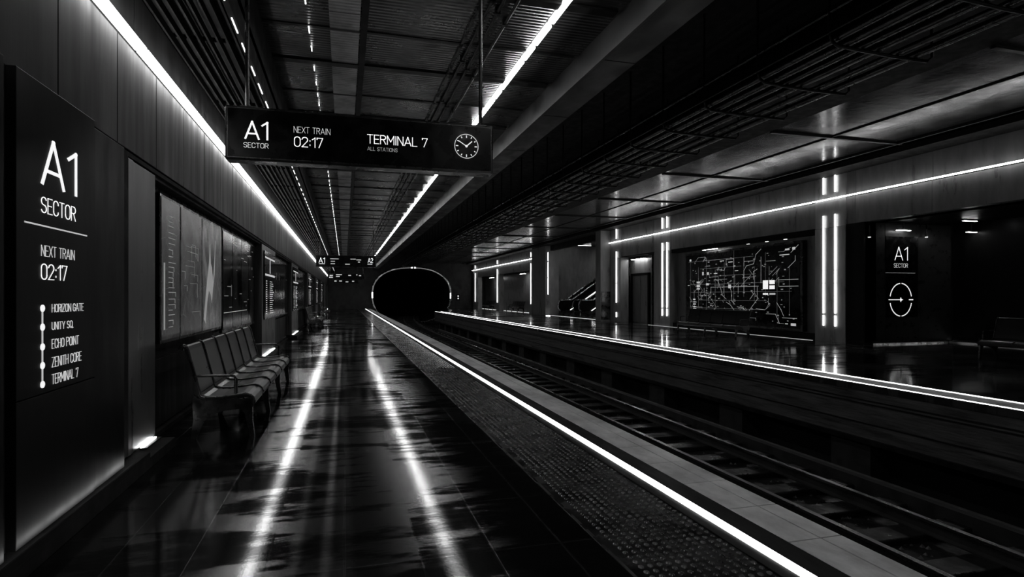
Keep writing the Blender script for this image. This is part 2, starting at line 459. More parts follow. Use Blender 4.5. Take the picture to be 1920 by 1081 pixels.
for i, (a, c) in enumerate(PIL):
    mb = MB()
    if i == 0:
        mb.box(-2.3, XW + .01, a, a + .14, .12, 2.88); mb.box(-2.3, XW, a + .15, c, .12, 2.88)
    else:
        n = 3
        for k in range(n):
            mb.box(-2.3, XW, a + (c - a) * k / n + .005, a + (c - a) * (k + 1) / n - .005, .12, 2.88)
    struct(mb.build('wall_left_pilaster', M['pilaster'], bevel=.006))
    struct(box(-2.3, -1.74, a - (0.0 if i else 9.2), c, 0, .10).build('baseboard_left', M['black'], bevel=.004))
    # up-light on the ledge at the foot of the pilaster
    u = thing('uplight', ['bright uplight on the ledge between the wall sign and the first bench', 'uplight at the foot of the pilaster past the first bench'][min(i, 1)] if i < 2 else
              ['', '', 'uplight at the foot of the third pilaster from the camera', 'uplight at the foot of the pilaster by the second bench', 'uplight at the foot of the fifth pilaster', 'uplight at the foot of the sixth pilaster', 'uplight at the foot of the seventh pilaster', 'uplight at the foot of the farthest pilaster'][i],
              'uplight', (-1.86, (a + c) / 2, .10), 'uplights along the left wall')
    la, lc = (a + .32, c - .03) if i == 0 else (a + .3, c - .3)
    box(-1.925, -1.86, la, lc, .102, .118).build('housing', M['frame'], u)
    box(-1.922, -1.905, la + .02, lc - .02, .119, .124).build('lens', L_UP, u)
# niche lining: dark heads and lower wall panels between the pilasters
edges = [(7.04, 15.4), (18.3, 23.8), (27.0, 33.8), (37.2, 43.0), (46.2, 52.3), (55.4, 61.6), (64.6, 71.0), (74.0, 78.0)]
for (a, c) in edges:
    struct(box(-2.2, -2.12, a + .01, c - .01, .06, .86).build('wall_left_niche', M['panel'], bevel=.004))
    struct(box(-2.2, -2.05, a + .01, c - .01, .0, .05).build('baseboard_left', M['black']))
    struct(box(-2.2, -2.10, a + .01, c - .01, 2.80, 2.87).build('trim_5', M['frame']))

# A1 wall sign: black panels with lit lettering
XP = -1.82
ws = thing('wall_sign', 'tall black wall sign reading A1 SECTOR with list of five stops, nearest left wall', 'sign', (XP, 4.6, .12))
box(-2.1, XP, 4.045, 5.155, .13, 0.985).build('lower_panel', M['screen'], ws, .004)
box(-2.1, XP, 4.045, 5.155, 0.99, 2.93).build('display_panel', M['screen'], ws, .004)
wface = bpy.data.objects['display_panel']
box(-2.1, XP - .006, 5.165, 5.80, .13, 2.88).build('side_panel', M['screen'], ws, .004)
box(-2.1, XP - .1, 5.80, 6.2, .13, 2.9).build('recess', M['black'], ws)
R_, U_, O_ = (0, 1, 0), (0, 0, 1), (1, 0, 0)
def wtext(s, u0, vt, vb, u1, t, mat, name='lettering'):
    a = onX(u0, vt, XP + .002); bb = onX(u0, vb, XP + .002); c = onX(u1, vb, XP + .002)
    return text(name, s, (XP + .002, a.y, bb.z), R_, U_, O_, c.y - a.y, a.z - bb.z, t, mat, wface)
wtext('A1', 79, 257, 342, 143, .105, L_TXT)
wtext('SECTOR', 77, 368, 397, 141, .07, L_TXT)
wtext('NEXT TRAIN', 77, 459, 479, 139, .07, L_TXT2)
wtext('02:17', 77, 494, 523, 125, .07, L_TXT)
for s, v0, v1, u1 in (('HORIZON GATE', 570, 585, 156), ('UNITY SQ.', 604, 618, 137), ('ECHO POINT', 636, 653, 147), ('ZENITH CORE', 670, 688, 152), ('TERMINAL 7', 702, 720, 146)):
    wtext(s, 97, v0, v1, u1, .085, L_TXT2)
mb = MB()
a = onX(46, 415, XP + .003); c = onX(163, 442, XP + .003)
mb.obox(((a + c) / 2), (.0015, 0, 0), (0, (c.y - a.y) / 2, (c.z - a.z) / 2), (0, 0, .0045)); mb.build('divider_line', L_TXT2, wface)
mb = MB(); pts = [onX(80, v, XP + .003) for v in (577.5, 613, 650, 685, 720.5)]
mb.box(XP, XP + .003, pts[0].y - .008, pts[0].y + .008, pts[-1].z, pts[0].z)
mb.build('route_line', L_TXT2, wface)
mb = MB()
for p in pts:
    n = 16
    V = [(XP + .005, p.y + .026 * math.cos(k * 2 * math.pi / n), p.z + .022 * math.sin(k * 2 * math.pi / n)) for k in range(n)]
    mb.add(V + [(XP, q[1], q[2]) for q in V], [tuple(range(n))] + [(k, (k + 1) % n, n + (k + 1) % n, n + k) for k in range(n)])
mb.build('stop_dots', L_TXT, wface)
# blank panels nearer than the sign
t = thing('wall_cabinet', 'blank black glossy wall panel at the left edge before the sign', 'wall panel', (XP, 3, .12))
box(-2.1, XP + .01, 2.6, 3.90, .13, 2.93).build('panel', M['screen'], t, .004)
box(-2.1, XP - .05, 3.90, 4.04, .13, 2.93).build('recess', M['black'], t)
box(-2.1, XP + .01, -3, 2.59, .13, 2.93).build('panel', M['screen'], t, .004)
# lip with hidden strip washing the foot of the sign
t = thing('base_light', 'strip light hidden in the ledge washing the foot of the black wall sign', 'light strip', (-1.76, 4, .1))
box(-1.755, -1.740, YB, 6.2, .10, .150).build('lip', M['black'], t)
box(-1.761, -1.7555, YB, 6.18, .108, .142).build('diffuser', L_BASE, t)

# wall line light under the cove
t = thing('wall_light_line', 'long white light line running high along the left wall', 'light strip', (-1.88, 5, 3.97))
brk = [YB, 6.44, 12.2, 16.1, 17.8, 24, 30, 36, 42, 48, 54, 60, 66, 72.5]
for a, c in zip(brk[:-1], brk[1:]):
    box(-1.93, -1.83, a + .02, c - .02, 3.955, 3.985).build('diffuser', L_WALL, t)
box(-1.95, -1.912, YB, 72.5, 3.9865, 3.996).build('housing', M['frame'], t)

# posters and display in the first niche
XPO = -2.06
def poster_mat(name, seed, lo, hi, streak):
    m, nt, b = new_mat(name); L = nt.links.new
    b.inputs['Base Color'].default_value = (.03, .03, .03, 1); b.inputs['Roughness'].default_value = .25
    b.inputs['Emission Color'].default_value = (1, 1, 1, 1)
    mp = coords(nt, (1, 1.2, .55)); 
    n = N(nt, 'ShaderNodeTexNoise', Scale=2.2, Detail=7.0, Roughness=.6, Distortion=1.4)
    n.noise_dimensions = '4D'; n.inputs['W'].default_value = seed; L(mp, n.inputs['Vector'])
    v = N(nt, 'ShaderNodeTexVoronoi', Scale=5.0, feature='DISTANCE_TO_EDGE'); L(coords(nt, (1, 1, .8)), v.inputs['Vector'])
    ln = ramp(nt, v.outputs['Distance'], .05, 0, 0, .02)
    base = ramp(nt, n.outputs['Fac'], lo, hi, .42, .68)
    ad = N(nt, 'ShaderNodeMath', operation='ADD'); L(base, ad.inputs[0]); L(ln, ad.inputs[1])
    L(ad.outputs[0], b.inputs['Emission Strength'])
    return m
pa = [(303, 337, 1, 'narrow dark lit timetable poster with white scribbled lines, first in the niche', .004, .02),
      (340, 378, 2, 'grey lit map poster in the middle of the niche above the first bench', .010, .045),
      (380, 415, 3, 'grey lit poster with a white jagged flame shape, third in the niche', .014, .09)]
for u0, u1, sd, lab, lo, hi in pa:
    y0, y1 = onX(u0, 500, XPO).y, onX(u1, 500, XPO).y
    t = thing('poster_case', lab, 'poster', (XPO, y0, 1.08), 'lit posters over the first bench')
    box(-2.12, XPO - .01, y0 - .03, y1 + .03, 1.04, 2.81).build('frame', M['frame'], t, .004)
    box(XPO - .012, XPO, y0, y1, 1.08, 2.77).build('print', poster_mat('poster_print_%s' % 'abc'[sd - 1], sd * 3.7, lo, hi, 0), t)
    mb = MB(); rnd = random.Random(sd)
    H = 1.69; W = y1 - y0
    if sd == 1:
        mb.box(XPO, XPO + .002, y0 + .10 * W, y0 + .17 * W, 1.2, 2.0)
        z = 1.22
        while z < 2.6:
            wd = rnd.uniform(.2, .42) * W
            mb.box(XPO, XPO + .002, y0 + .36 * W, y0 + .36 * W + wd, z, z + .008)
            if rnd.random() < .5: mb.box(XPO, XPO + .002, y0 + .36 * W + wd - .01, y0 + .36 * W + wd, z - .05, z)
            z += rnd.uniform(.055, .085)
        mb.build('printed_lines', L_TXT3, t)
    elif sd == 2:
        for k in range(12):
            ya = rnd.uniform(0, .5) * W; yb_ = ya + rnd.uniform(.15, .45) * W; z = 1.3 + rnd.random() * 1.35
            mb.box(XPO, XPO + .002, y0 + ya, y0 + yb_, z, z + .006)
            mb.box(XPO, XPO + .002, y0 + yb_ - .01, y0 + yb_, z - rnd.uniform(.05, .2), z)
        mb.build('printed_lines', L_TXT4, t)
    else:
        st = [(.05, .10), (.16, .35), (.30, .62), (.36, .80), (.40, .62), (.46, .58), (.52, .44), (.58, .62), (.66, .86), (.60, .52), (.50, .36), (.46, .24), (.40, .32), (.30, .36), (.22, .26), (.14, .06)]
        V = [(XPO + .001, y0 + a_ * W, 1.08 + b_ * H) for a_, b_ in st]
        mb.add(V, [tuple(range(len(V)))]); mb.build('jagged_shape', L_TXT3, t)
# dark glass display beside them
y0, y1 = 11.35, 15.2
t = thing('glass_display', 'large black glass display with faint white marks past the posters', 'display', (XPO, y0, 1))
box(-2.12, XPO - .01, y0, y1, .95, 2.8).build('frame', M['frame'], t, .004)
for k in range(4):
    ya = y0 + .04 + k * (y1 - y0 - .04) / 4; yb_ = y0 + (k + 1) * (y1 - y0 - .04) / 4
    box(XPO - .012, XPO, ya, yb_, 1.0, 2.76).build('glass_pane', M['blackgloss'], t)
def tick_marks(n, y0, y1, z0, z1, x, seed, horiz=.8, L=(.05, .4), th=.012):
    mb = MB(); r = random.Random(seed)
    for k in range(n):
        y = r.uniform(y0, y1 - .05); z = r.uniform(z0, z1)
        if r.random() < horiz: mb.box(x, x + .002, y, min(y1, y + r.uniform(*L)), z, z + th * .7)
        else: mb.box(x, x + .002, y, y + th, z, min(z1, z + r.uniform(*L) * .6))
    return mb
tick_marks(26, y0 + .1, y1 - .2, 1.3, 2.7, XPO, 5).build('lit_marks', L_TXT3, t)
box(XPO, XPO + .002, y0 + .1, y1 - 1.2, 1.30, 1.308).build('lit_marks', L_TXT2, t)
# pilaster displays (lit vertical boards)
labs = ['vertical black board with white lit rows on the pilaster past the first bench', 'vertical lit board on the third pilaster of the left wall', 'vertical lit board on the pilaster by the second bench', 'vertical lit board on the pilaster beyond the second bench', 'vertical lit board on the sixth pilaster, far down the left wall']
for k, (a, c) in enumerate(PIL[1:6]):
    t = thing('timetable_board', labs[k], 'display', (XW, a, 1.1), 'lit boards on the left pilasters')
    yb0, yb1 = a + .3, c - .3
    box(XW + .006, XW + .03, yb0, yb1, 1.02, 2.74).build('panel', M['blackgloss'], t, .004)
    mb = MB(); x = XW + .031; W = yb1 - yb0
    r = random.Random(k)
    mb.box(x, x + .002, yb0 + .1, yb1 - .15, 2.56, 2.60); mb.box(x, x + .002, yb0 + .1, yb1 - .15, 2.12, 2.17)
    mb.box(x, x + .002, yb0 + W * .45, yb0 + W * .5, 2.2, 2.55)
    z = 1.15
    while z < 2.0:
        mb.box(x, x + .002, yb0 + .12 * W, yb0 + .2 * W, z, z + .022)
        mb.box(x, x + .002, yb0 + .45 * W, yb0 + r.uniform(.6, .85) * W, z, z + .016); z += .055
    mb.build('lit_rows', L_TXT2, t)

# niche benches and other niche content: dark glass cases in the farther niches
labs = ['dark glass wall case in the second niche of the left wall', 'dark glass wall case above the second bench', 'dark glass wall case in the fourth niche', 'dark glass wall case above the third bench', 'dark glass wall case in the sixth niche', 'dark glass wall case in the niche farthest down the left wall']
for k, (a, c) in enumerate(edges[1:7]):
    t = thing('wall_case', labs[k], 'display', (XPO, a, 1), 'dark glass cases in the far niches')
    box(-2.12, XPO - .01, a + .15, c - .15, .95, 2.8).build('frame', M['frame'], t)
    box(XPO - .012, XPO, a + .2, c - .2, 1.0, 2.75).build('glass_pane', M['blackgloss'], t)
    tick_marks(10, a + .3, c - .4, 1.3, 2.6, XPO, 20 + k).build('lit_marks', L_TXT4, t)

# ---------------------------------------------------------------- benches
def make_bench(n, sw, label, group):
    """origin at the front foot line; faces +X, runs along +Y"""
    root = thing('bench', label, 'bench', (0, 0, 0), group)
    def shell(pts, th):
        out = []; inn = []
        for i, p in enumerate(pts):
            a = Vector(pts[max(i - 1, 0)]); c = Vector(pts[min(i + 1, len(pts) - 1)])
            d = (c - a).normalized(); nn = Vector((-d.y, d.x))
            out.append(p); inn.append((p[0] - nn.x * th, p[1] - nn.y * th))
        return out + inn[::-1]
    back = [(-.735, 1.00), (-.725, 1.03), (-.700, 1.045), (-.672, 1.035), (-.655, .99), (-.62, .86), (-.59, .74), (-.56, .62), (-.535, .515)]
    seat = [(-.532, .505), (-.515, .475), (-.47, .455), (-.34, .448), (-.22, .462), (-.12, .476), (-.055, .476), (-.01, .46), (.022, .43), (.032, .39), (.024, .35), (0, .33)]
    for k in range(n):
        y0, y1 = k * sw + .012, (k + 1) * sw - .012
        MB().prism(shell(seat, .030), y0, y1, 0, False).build('seat', M['seat'], root, .003)
        MB().prism(shell(back, .030), y0, y1, 0, False).build('backrest', M['seat'], root, .003)
        mb = MB()
        for q in (.16, .30, .42): pass
    # dividers follow the seat profile
    prof = back + seat
    for k in range(n + 1):
        y = k * sw
        if k in (0, n): 
            pts = [(x, y, z + .008) for x, z in prof]
            MB().tube(pts, .018, 6).build('end_rim', M['benchframe'], root)
        else:
            pts = [(x, y, z + .010) for x, z in prof]
            MB().tube(pts, .011, 6, rx=.016).build('divider', M['benchframe'], root)
    for y in (0.0, n * sw):
        MB().tube([(-.60, y, .70), (-.58, y, .705), (-.40, y, .705), (-.22, y, .70), (-.175, y, .69), (-.16, y, .66), (-.16, y, .48)], .015, 8, rx=.02).build('armrest', M['benchframe'], root)
    # under-beam
    MB().box(-.42, -.34, .02, n * sw - .02, .36, .42).build('beam', M['benchframe'], root, .006)
    MB().box(-.14, -.09, .02, n * sw - .02, .40, .435).build('beam', M['benchframe'], root, .006)
    m = 4 if n >= 6 else 3
    for k in range(m):
        y = .03 + k * (n * sw - .06) / (m - 1)
        w_ = .022
        prof_leg = [(-.60, .50), (-.55, .45), (-.47, .43), (-.30, .425), (-.12, .43), (-.02, .42), (.012, .34), (.012, .18), (.035, .0), (-.02, .0), (-.05, .16), (-.07, .26), (-.11, .315), (-.28, .30), (-.42, .26), (-.50, .18), (-.575, .0), (-.63, .0), (-.60, .22), (-.61, .36)]
        MB().prism(prof_leg, y - w_, y + w_).build('leg', M['benchframe'], root, .004)
    return root
b6 = make_bench(6, .755, 'nearest black steel bench of six seats against the left wall', 'benches on the near platform')
b6.location = (-1.03, 7.32, 0)
copy_thing(b6, (-1.15, 30.2, 0), 0, 'second black bench down the left wall, before the hanging signs')
copy_thing(b6, (-1.15, 46.5, 0), 0, 'farthest small black bench along the left wall')
b5 = make_bench(5, .82, 'black five seat bench in front of the big lit map on the far platform', 'benches on the far platform')
b5.location = (14.3, 23.3, 0); b5.rotation_euler = (0, 0, math.pi)
copy_thing(b5, (15.75, 11.35, 0), math.pi, 'dark bench cut by the right edge of the photo')
copy_thing(b5, (17.2, 74.8, 0), math.pi, 'farthest bench beyond the tracks in the lit alcove, nearest the tunnel')
copy_thing(b5, (17.2, 62.2, 0), math.pi, 'bench in the lit alcove left of the escalators')

# ---------------------------------------------------------------- left ceiling
ZC, ZG = 5.4, 4.5
struct(box(-1.15, 3.56, YB, YE, ZC, ZC + .2).build('ceiling', M['ceil']))
struct(box(-1.16, -1.10, YB, YE, ZG, ZC + .1).build('ceiling_step', M['black']))
struct(box(-2.6, -1.10, YB, YE, ZG + .25, ZG + .35).build('ceiling_side', M['black']))
t = thing('ceiling_grille', 'dark slatted metal grille between the wall light line and the dashed lights', 'grille', (-1.5, 5, ZG))
mb = MB()
for k in range(8):
    x = -1.90 + k * .1
    mb.box(x, x + .022, YB, YE, ZG + .0, ZG + .09)
mb.build('slats', M['black'], t)
y = YB + 1
while y < YE: box(-1.95, -1.17, y, y + .04, ZG + .092, ZG + .13).build('cross_bar', M['black'], t); y += 2.4
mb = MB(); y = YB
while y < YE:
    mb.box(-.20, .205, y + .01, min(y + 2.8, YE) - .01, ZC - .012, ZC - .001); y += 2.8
struct(mb.build('ceiling_streak_sheet', M['ceil_streak']))  # strip added to carry the painted reflection streak along the ceiling
# beams
mb = MB(); y = 5.9; k = 0
while y < YE:
    wdt = .16 if k % 2 else .07
    mb.box(-1.09, 3.5, y, y + wdt, ZC - (.030 if k % 2 else .014), ZC - .001); y += 1.55 if k % 2 else 1.25; k += 1
struct(mb.build('ceiling_cross_beam', M['dullsteel']))
struct(box(.22, .31, YB, YE, ZC - .06, ZC - .001).build('ceiling_long_beam', M['black']))
struct(box(1.66, 1.70, YB, YE, ZC - .06, ZC - .001).build('trim_6', M['frame']))
# conduits under the ceiling
labs = ['thin conduit under the ceiling nearest the centre beam', 'middle thin conduit under the left ceiling', 'thin conduit under the ceiling nearest the ceiling light line']
for k, x in enumerate((1.80, 1.94, 2.12)):
    t = thing('ceiling_conduit', labs[k], 'conduit', (x, 5, ZC - .1), 'conduits under the left ceiling')
    MB().tube([(x, YB, ZC - .06), (x, YE, ZC - .06)], .022, 8).build('pipe', M['dullsteel'], t)
    y = 5.2 + k * .3
    while y < 70: box(x - .035, x + .035, y, y + .05, ZC - .09, ZC).build('clip', M['frame'], t); y += 2.0
# dashed slot lights
t = thing('slot_light_row', 'row of short white slot lights along the edge of the ceiling grille', 'light', (-1.09, 5, ZG))
y = 5.3; r = random.Random(3)
n = 0
while y < 70 and n < 95:
    ln = r.uniform(.28, .42)
    box(-1.137, -1.124, y, y + ln, ZG - .012, ZG - .001).build('slot_lens', L_SLOT, t); y += ln + r.uniform(.26, .46); n += 1
t = thing('pin_light_glint_row', 'row of tiny pin lights, farther ones standing in for reflections, left of the dark centre beam of the ceiling', 'light', (-.49, 5, ZC))
y = 6.2; n = 0
while y < 72 and n < 98:
    ln = r.uniform(.12, .22)
    box(-.488, -.476, y, y + ln, ZC - .040, ZC - .031).build('pin_lens_glint', L_PIN, t); y += ln + r.uniform(.38, .68); n += 1  # lenses past the first sign stand in for dim ceiling reflections
# ceiling line light
t = thing('ceiling_light_line', 'straight white light line in the ceiling between the hanging signs and the tracks', 'light strip', (2.75, 5, ZC))
D2Y = lambda D: (D - .75) / CA
brk = [YB, 3.2, 5.6, D2Y(8.2), D2Y(8.9), D2Y(9.46), D2Y(10.8), D2Y(11.3), 13.6, 16, 18.4, D2Y(20.6), D2Y(22.1), D2Y(24.9), D2Y(27.8), D2Y(30.6), D2Y(36.7), 43, 49, 54]
for a, c in zip(brk[:-1], brk[1:]):
    box(2.706, 2.79, a + .05, c - .05, ZC - .035, ZC - .006).build('diffuser', L_CEIL, t)
y = 56
while y < 72: box(2.706, 2.79, y, y + 1.5, ZC - .035, ZC - .006).build('diffuser', L_CEIL, t); y += 2.6
box(2.69, 2.805, YB, 74, ZC - .006, ZC + .01).build('housing', M['frame'], t)
# soffit over the platform edge
struct(box(3.555, 3.60, YB, YE, 5.0, ZC + .1).build('soffit_side', M['soffit']))
mb = MB(); y = YB
while y < YE: mb.box(3.60, 4.09, y + .008, min(y + 2.7 - .008, YE), 5.0, 5.12); y += 2.7
struct(mb.build('soffit', M['soffit'], bevel=.004))
struct(box(3.6, 4.07, YB, YE, 5.13, 7.4).build('soffit_core', M['black']))

# ---------------------------------------------------------------- hanging signs
t_face = [None]
def sign(Y, u0, v0t, v0b, u1, v1t, label, th=.22):
    a = onY(u0, v0t, Y); c = onY(u1, v1t, Y); bt = onY(u0, v0b, Y)
    x0, x1, z0, z1 = a.x, c.x, bt.z, (a.z + c.z) / 2
    t = thing('hanging_sign', label, 'sign', ((x0 + x1) / 2, Y, z1), 'hanging signs over the near platform')
    box(x0, x1, Y, Y + th, z0, z1).build('case', M['frame'], t, .02)
    t_face[0] = box(x0 + .03, x1 - .03, Y - .006, Y, z0 + .03, z1 - .03).build('face_panel', M['signblack'], t)
    for xr in (x0 + (x1 - x0) * .07, x0 + (x1 - x0) * .955):
        MB().tube([(xr, Y + th / 2, z1 - .01), (xr, Y + th / 2, ZC if xr > -1.1 else ZG + .2)], .022, 8).build('hanger_rod', M['frame'], t)
        box(xr - .06, xr + .06, Y + th / 2 - .05, Y + th / 2 + .05, z1, z1 + .02).build('hanger_plate', M['frame'], t)
    return t, x0, x1, z0, z1
t, x0, x1, z0, z1 = sign(6.5, 421, 196, 297, 925, 235, 'large hanging sign reading A1 SECTOR NEXT TRAIN 02:17 TERMINAL 7, nearest')
YS = 6.5 - .008
def stext(s, u0, vt, vb, u1, th, mat, Y=YS, par=None):
    a = onY(u0, vt, Y); bb = onY(u0, vb, Y); c = onY(u1, vb, Y)
    return text('lettering', s, (a.x, Y, bb.z), (1, 0, 0), (0, 0, 1), (0, -1, 0), c.x - a.x, a.z - bb.z, th, mat, t_face[0])
stext('A1', 460, 227, 259, 502, .12, L_TXT)
stext('SECTOR', 457, 266.5, 275.5, 503, .10, L_TXT2)
stext('NEXT TRAIN', 551, 237, 248, 619, .09, L_TXT2)
stext('02:17', 552, 256, 274, 605, .10, L_TXT)
stext('TERMINAL 7', 689, 252, 268, 801, .11, L_TXT)
stext('ALL STATIONS', 689, 275, 281.5, 745, .12, L_TXT3)
cc = onY(874.5, 274, YS); rr = onY(897, 274, YS).x - cc.x; 
def ring(mb, cx, cz, rx, rz, w_, Y, a0=0, a1=360, n=48):
    for k in range(n):
        p = []
        for q in (k, k + 1):
            an = math.radians(a0 + (a1 - a0) * q / n)
            p.append((math.cos(an), math.sin(an)))
        V = []
        for yo in (Y, Y + .003):
            V += [(cx + p[0][0] * (rx - w_), yo, cz + p[0][1] * (rz - w_)), (cx + p[0][0] * rx, yo, cz + p[0][1] * rz), (cx + p[1][0] * rx, yo, cz + p[1][1] * rz), (cx + p[1][0] * (rx - w_), yo, cz + p[1][1] * (rz - w_))]
        mb.add(V, [(0, 1, 2, 3), (7, 6, 5, 4), (0, 4, 5, 1), (1, 5, 6, 2), (2, 6, 7, 3), (3, 7, 4, 0)])
mb = MB(); ring(mb, cc.x, cc.z, rr, rr, .008, YS - .003); clk = mb.build('clock', L_TXT2, t)
mb = MB()
for k in range(12):
    an = k * math.pi / 6; d = Vector((math.sin(an), 0, math.cos(an))); L_ = .018 if k % 3 else .026
    mb.obox(Vector((cc.x, YS - .002, cc.z)) + d * (rr - .018 - L_ / 2), d * L_ / 2, (0, .0015, 0), Vector((d.z, 0, -d.x)) * .0045)
mb.build('hour_marks', L_TXT, clk)
for an, L_, wd in ((math.radians(48), .085, .005), (math.radians(-58), .105, .0035)):
    d = Vector((math.sin(an), 0, math.cos(an)))
    MB().obox(Vector((cc.x, YS - .003, cc.z)) + d * L_ / 2, d * L_ / 2, (0, .0015, 0), Vector((d.z, 0, -d.x)) * wd).build('clock_hand', L_TXT, clk)
MB().tube([(cc.x, YS, cc.z), (cc.x, YS - .006, cc.z)], .013, 12).build('clock_hub', L_TXT, clk)
# farther signs
t, x0, x1, z0, z1 = sign(30.5, 592, 478, 500, 705, 479, 'second hanging sign reading A1 and A2, far down the platform')
stext('A1', 598, 483, 492, 609, .13, L_TXT, 30.48, t); stext('A2', 690, 484, 492, 699, .13, L_TXT, 30.48, t)
mb = MB()
for (ua, ub, v) in ((598, 609, 494), (619, 635, 485), (620, 628, 489.5), (620, 628, 494), (657, 667, 485.5), (668, 677, 487), (671, 675, 491), (647, 656, 495), (689, 698, 495)):
    a = onY(ua, v - .7, 30.48); c = onY(ub, v + .7, 30.48); mb.box(a.x, c.x, 30.475, 30.48, c.z, a.z)
mb.build('small_text_rows', L_TXT2, t_face[0])
t, x0, x1, z0, z1 = sign(52.0, 614, 512.5, 524, 684, 513, 'third hanging sign, small and dim behind the second')
mb = MB()
for (ua, ub, v) in ((618, 624, 516), (617, 624, 519.5), (630, 641, 514.5), (630, 637, 518), (653, 658, 516), (668, 670, 515), (673, 677, 516.5)):
    a = onY(ua, v - .9, 51.98); c = onY(ub, v + .9, 51.98); mb.box(a.x, c.x, 51.975, 51.98, c.z, a.z)
mb.build('small_text_rows', L_TXT2, t_face[0])
t, x0, x1, z0, z1 = sign(70.0, 624, 523.5, 531, 672, 523.8, 'fourth and farthest hanging sign before the end wall')
mb = MB()
for (ua, ub, v) in ((627, 631, 526.5), (636, 641, 526.5), (648, 653, 528), (660, 664, 527)):
    a = onY(ua, v - .9, 69.98); c = onY(ub, v + .9, 69.98); mb.box(a.x, c.x, 69.975, 69.98, c.z, a.z)
mb.build('small_text_rows', L_TXT2, t_face[0])

# ================================================================= TRACKS
struct(box(3.17, 7.6, YB, 110, -1.5, -1.16).build('floor_trackbed', M['trackbed']))
struct(box(3.17, 20, YB, 110, -2.4, -1.95).build('floor_pit', M['trackbed']))
def bend(y): return 0.0 if y < 42 else ((y - 42) / 36) ** 2 * 2.4
def railpath(x, y0, y1, n=60):
    return [(x + bend(y0 + (y1 - y0) * i / n), y0 + (y1 - y0) * i / n) for i in range(n + 1)]
t = thing('railway_track', 'single railway track between the two platforms running into the tunnel', 'railway track', (5.8, 4, -1.16))
for rx in (5.25, 6.36):
    mb = MB(); pts = railpath(rx, YB, 100, 80)
    prof = [(-.065, 0), (.065, 0), (.065, .012), (.010, .03), (.010, .115), (.034, .125), (.034, .16), (-.034, .16), (-.034, .125), (-.010, .115), (-.010, .03), (-.065, .012)]
    n = len(prof)
    V = [(x + a, y, -1.08 + z) for x, y in pts for a, z in prof]
    Fc = []; 
    for i in range(len(pts) - 1):
        for k in range(n): mb.f.append((i * n + k, i * n + (k + 1) % n, (i + 1) * n + (k + 1) % n, (i + 1) * n + k)); mb.mi.append(0 if k in (6, 5, 7) else 1); mb.smooth.append(False)
    mb.v = V
    mb.build('rail', [M['rail'], M['railside']], t)
y = 1.0; k = 0
while k < 98:
    x = 5.8 + bend(y)
    box(x - 1.25, x + 1.2, y, y + .34, -1.17, -1.08).build('sleeper', M['trackbed'], t, .02)
    y += .82; k += 1
# side conduit along the trackbed
t = thing('power_rail', 'dark covered power rail running just beyond the far running rail', 'power rail', (6.9, 5, -1.1))
MB().prism([(7.06, -1.16), (7.2, -1.16), (7.2, -.98), (7.17, -.95), (7.09, -.95), (7.06, -.98)], YB, 46).build('cover', M['railside'], t)
# loose stones between the rails
mb = MB(); r = random.Random(11)
for k in range(1100):
    y = 2.5 + 28 * r.random() ** 1.5; x = r.choice([r.uniform(5.32, 6.28), r.uniform(5.32, 6.28), r.uniform(3.4, 5.15)]); s = r.uniform(.012, .038)
    V = [(x + s * r.uniform(.6, 1.2) * math.cos(q * 1.2566), y + s * r.uniform(.6, 1.2) * math.sin(q * 1.2566), -1.165) for q in range(5)] + [(x + r.uniform(-.3, .3) * s, y, -1.165 + s * 1.1)]
    mb.add(V, [(0, 1, 5), (1, 2, 5), (2, 3, 5), (3, 4, 5), (4, 0, 5)])
o = mb.build('track_gravel', M['concrete']); o['kind'] = 'stuff'; tag(o, 'wet dark gravel scattered on the trackbed between the rails', 'gravel')

# ================================================================= RIGHT PLATFORM
XR = 9.1
poly = [(XR, YB), (26, YB), (26, YE), (13.7, YE), (XR, 62)]
struct(MB().prism(poly, -.12, 0.0, axis='Z').build('floor_far', M['floor_r']))
pf = [(XR + .02, YB), (26, YB), (26, YE), (13.7, YE), (XR + .02, 62.05)]
struct(MB().prism(pf, -1.0, -.125, axis='Z').build('wall_far_platform', M['face']))
struct(MB().prism([(XR - .04, YB), (XR + .1, YB), (XR + .1, 62), (XR - .04, 62)], -1.07, -.98, axis='Z').build('trim_7', M['dullsteel']))
for z in (-.30, -.36, -.72): struct(box(XR, XR + .03, YB, 62, z, z + .02).build('trim_8', M['dullsteel']))
struct(box(XR + .6, XR + 1.2, YB, 61, -1.95, -1.0).build('wall_far_recess', M['black']))
labs_done = 0
mb = MB(); y = 1.5
ORD = 'first second third fourth fifth sixth seventh eighth ninth tenth eleventh twelfth thirteenth fourteenth fifteenth'.split()
pier = thing('platform_pier', 'concrete pier under the far platform edge, nearest one to the camera', 'pier', (XR + .3, 1, -1.9), 'piers under the far platform')
box(XR + .12, XR + .59, -.45, .45, -1.95 + 1.9 + 0, -1.0 + 1.9 - .01).build('block', M['pier'], None).parent = pier
pier.location = (0, 9.0, -1.9)
for k in range(1, 15):
    p = pier.copy(); p['label'] = 'concrete pier under the far platform edge, %s from the near end' % ORD[k]; COL.objects.link(p); p.location = (0, 9.0 + k * 3.6, -1.9)
    c = pier.children[0].copy(); COL.objects.link(c); c.parent = p
# double edge lines
for (x0, x1, lab) in ((9.11, 9.16, 'outer white light line on the very edge of the far platform'), (9.70, 9.745, 'inner white light line parallel to the far platform edge')):
    t = thing('platform_edge_light', lab, 'light strip', (x0, 5, 0), 'double light lines of the far platform')
    y = YB
    while y < 61.5:
        box(x0, x1, y, min(y + 5.99, 61.6), -.01, .008).build('diffuser', L_REDGE, t); y += 6
    box(x0 - .008, x1 + .008, YB, 61.7, -.02, .001).build('channel', M['black'], t)
struct(box(9.2, 9.66, YB, 61.6, -.02, .002).build('trim_9', metal('edge_band_glow', .8, .1, .45)))  # pale base colour carries the glow between the two light lines

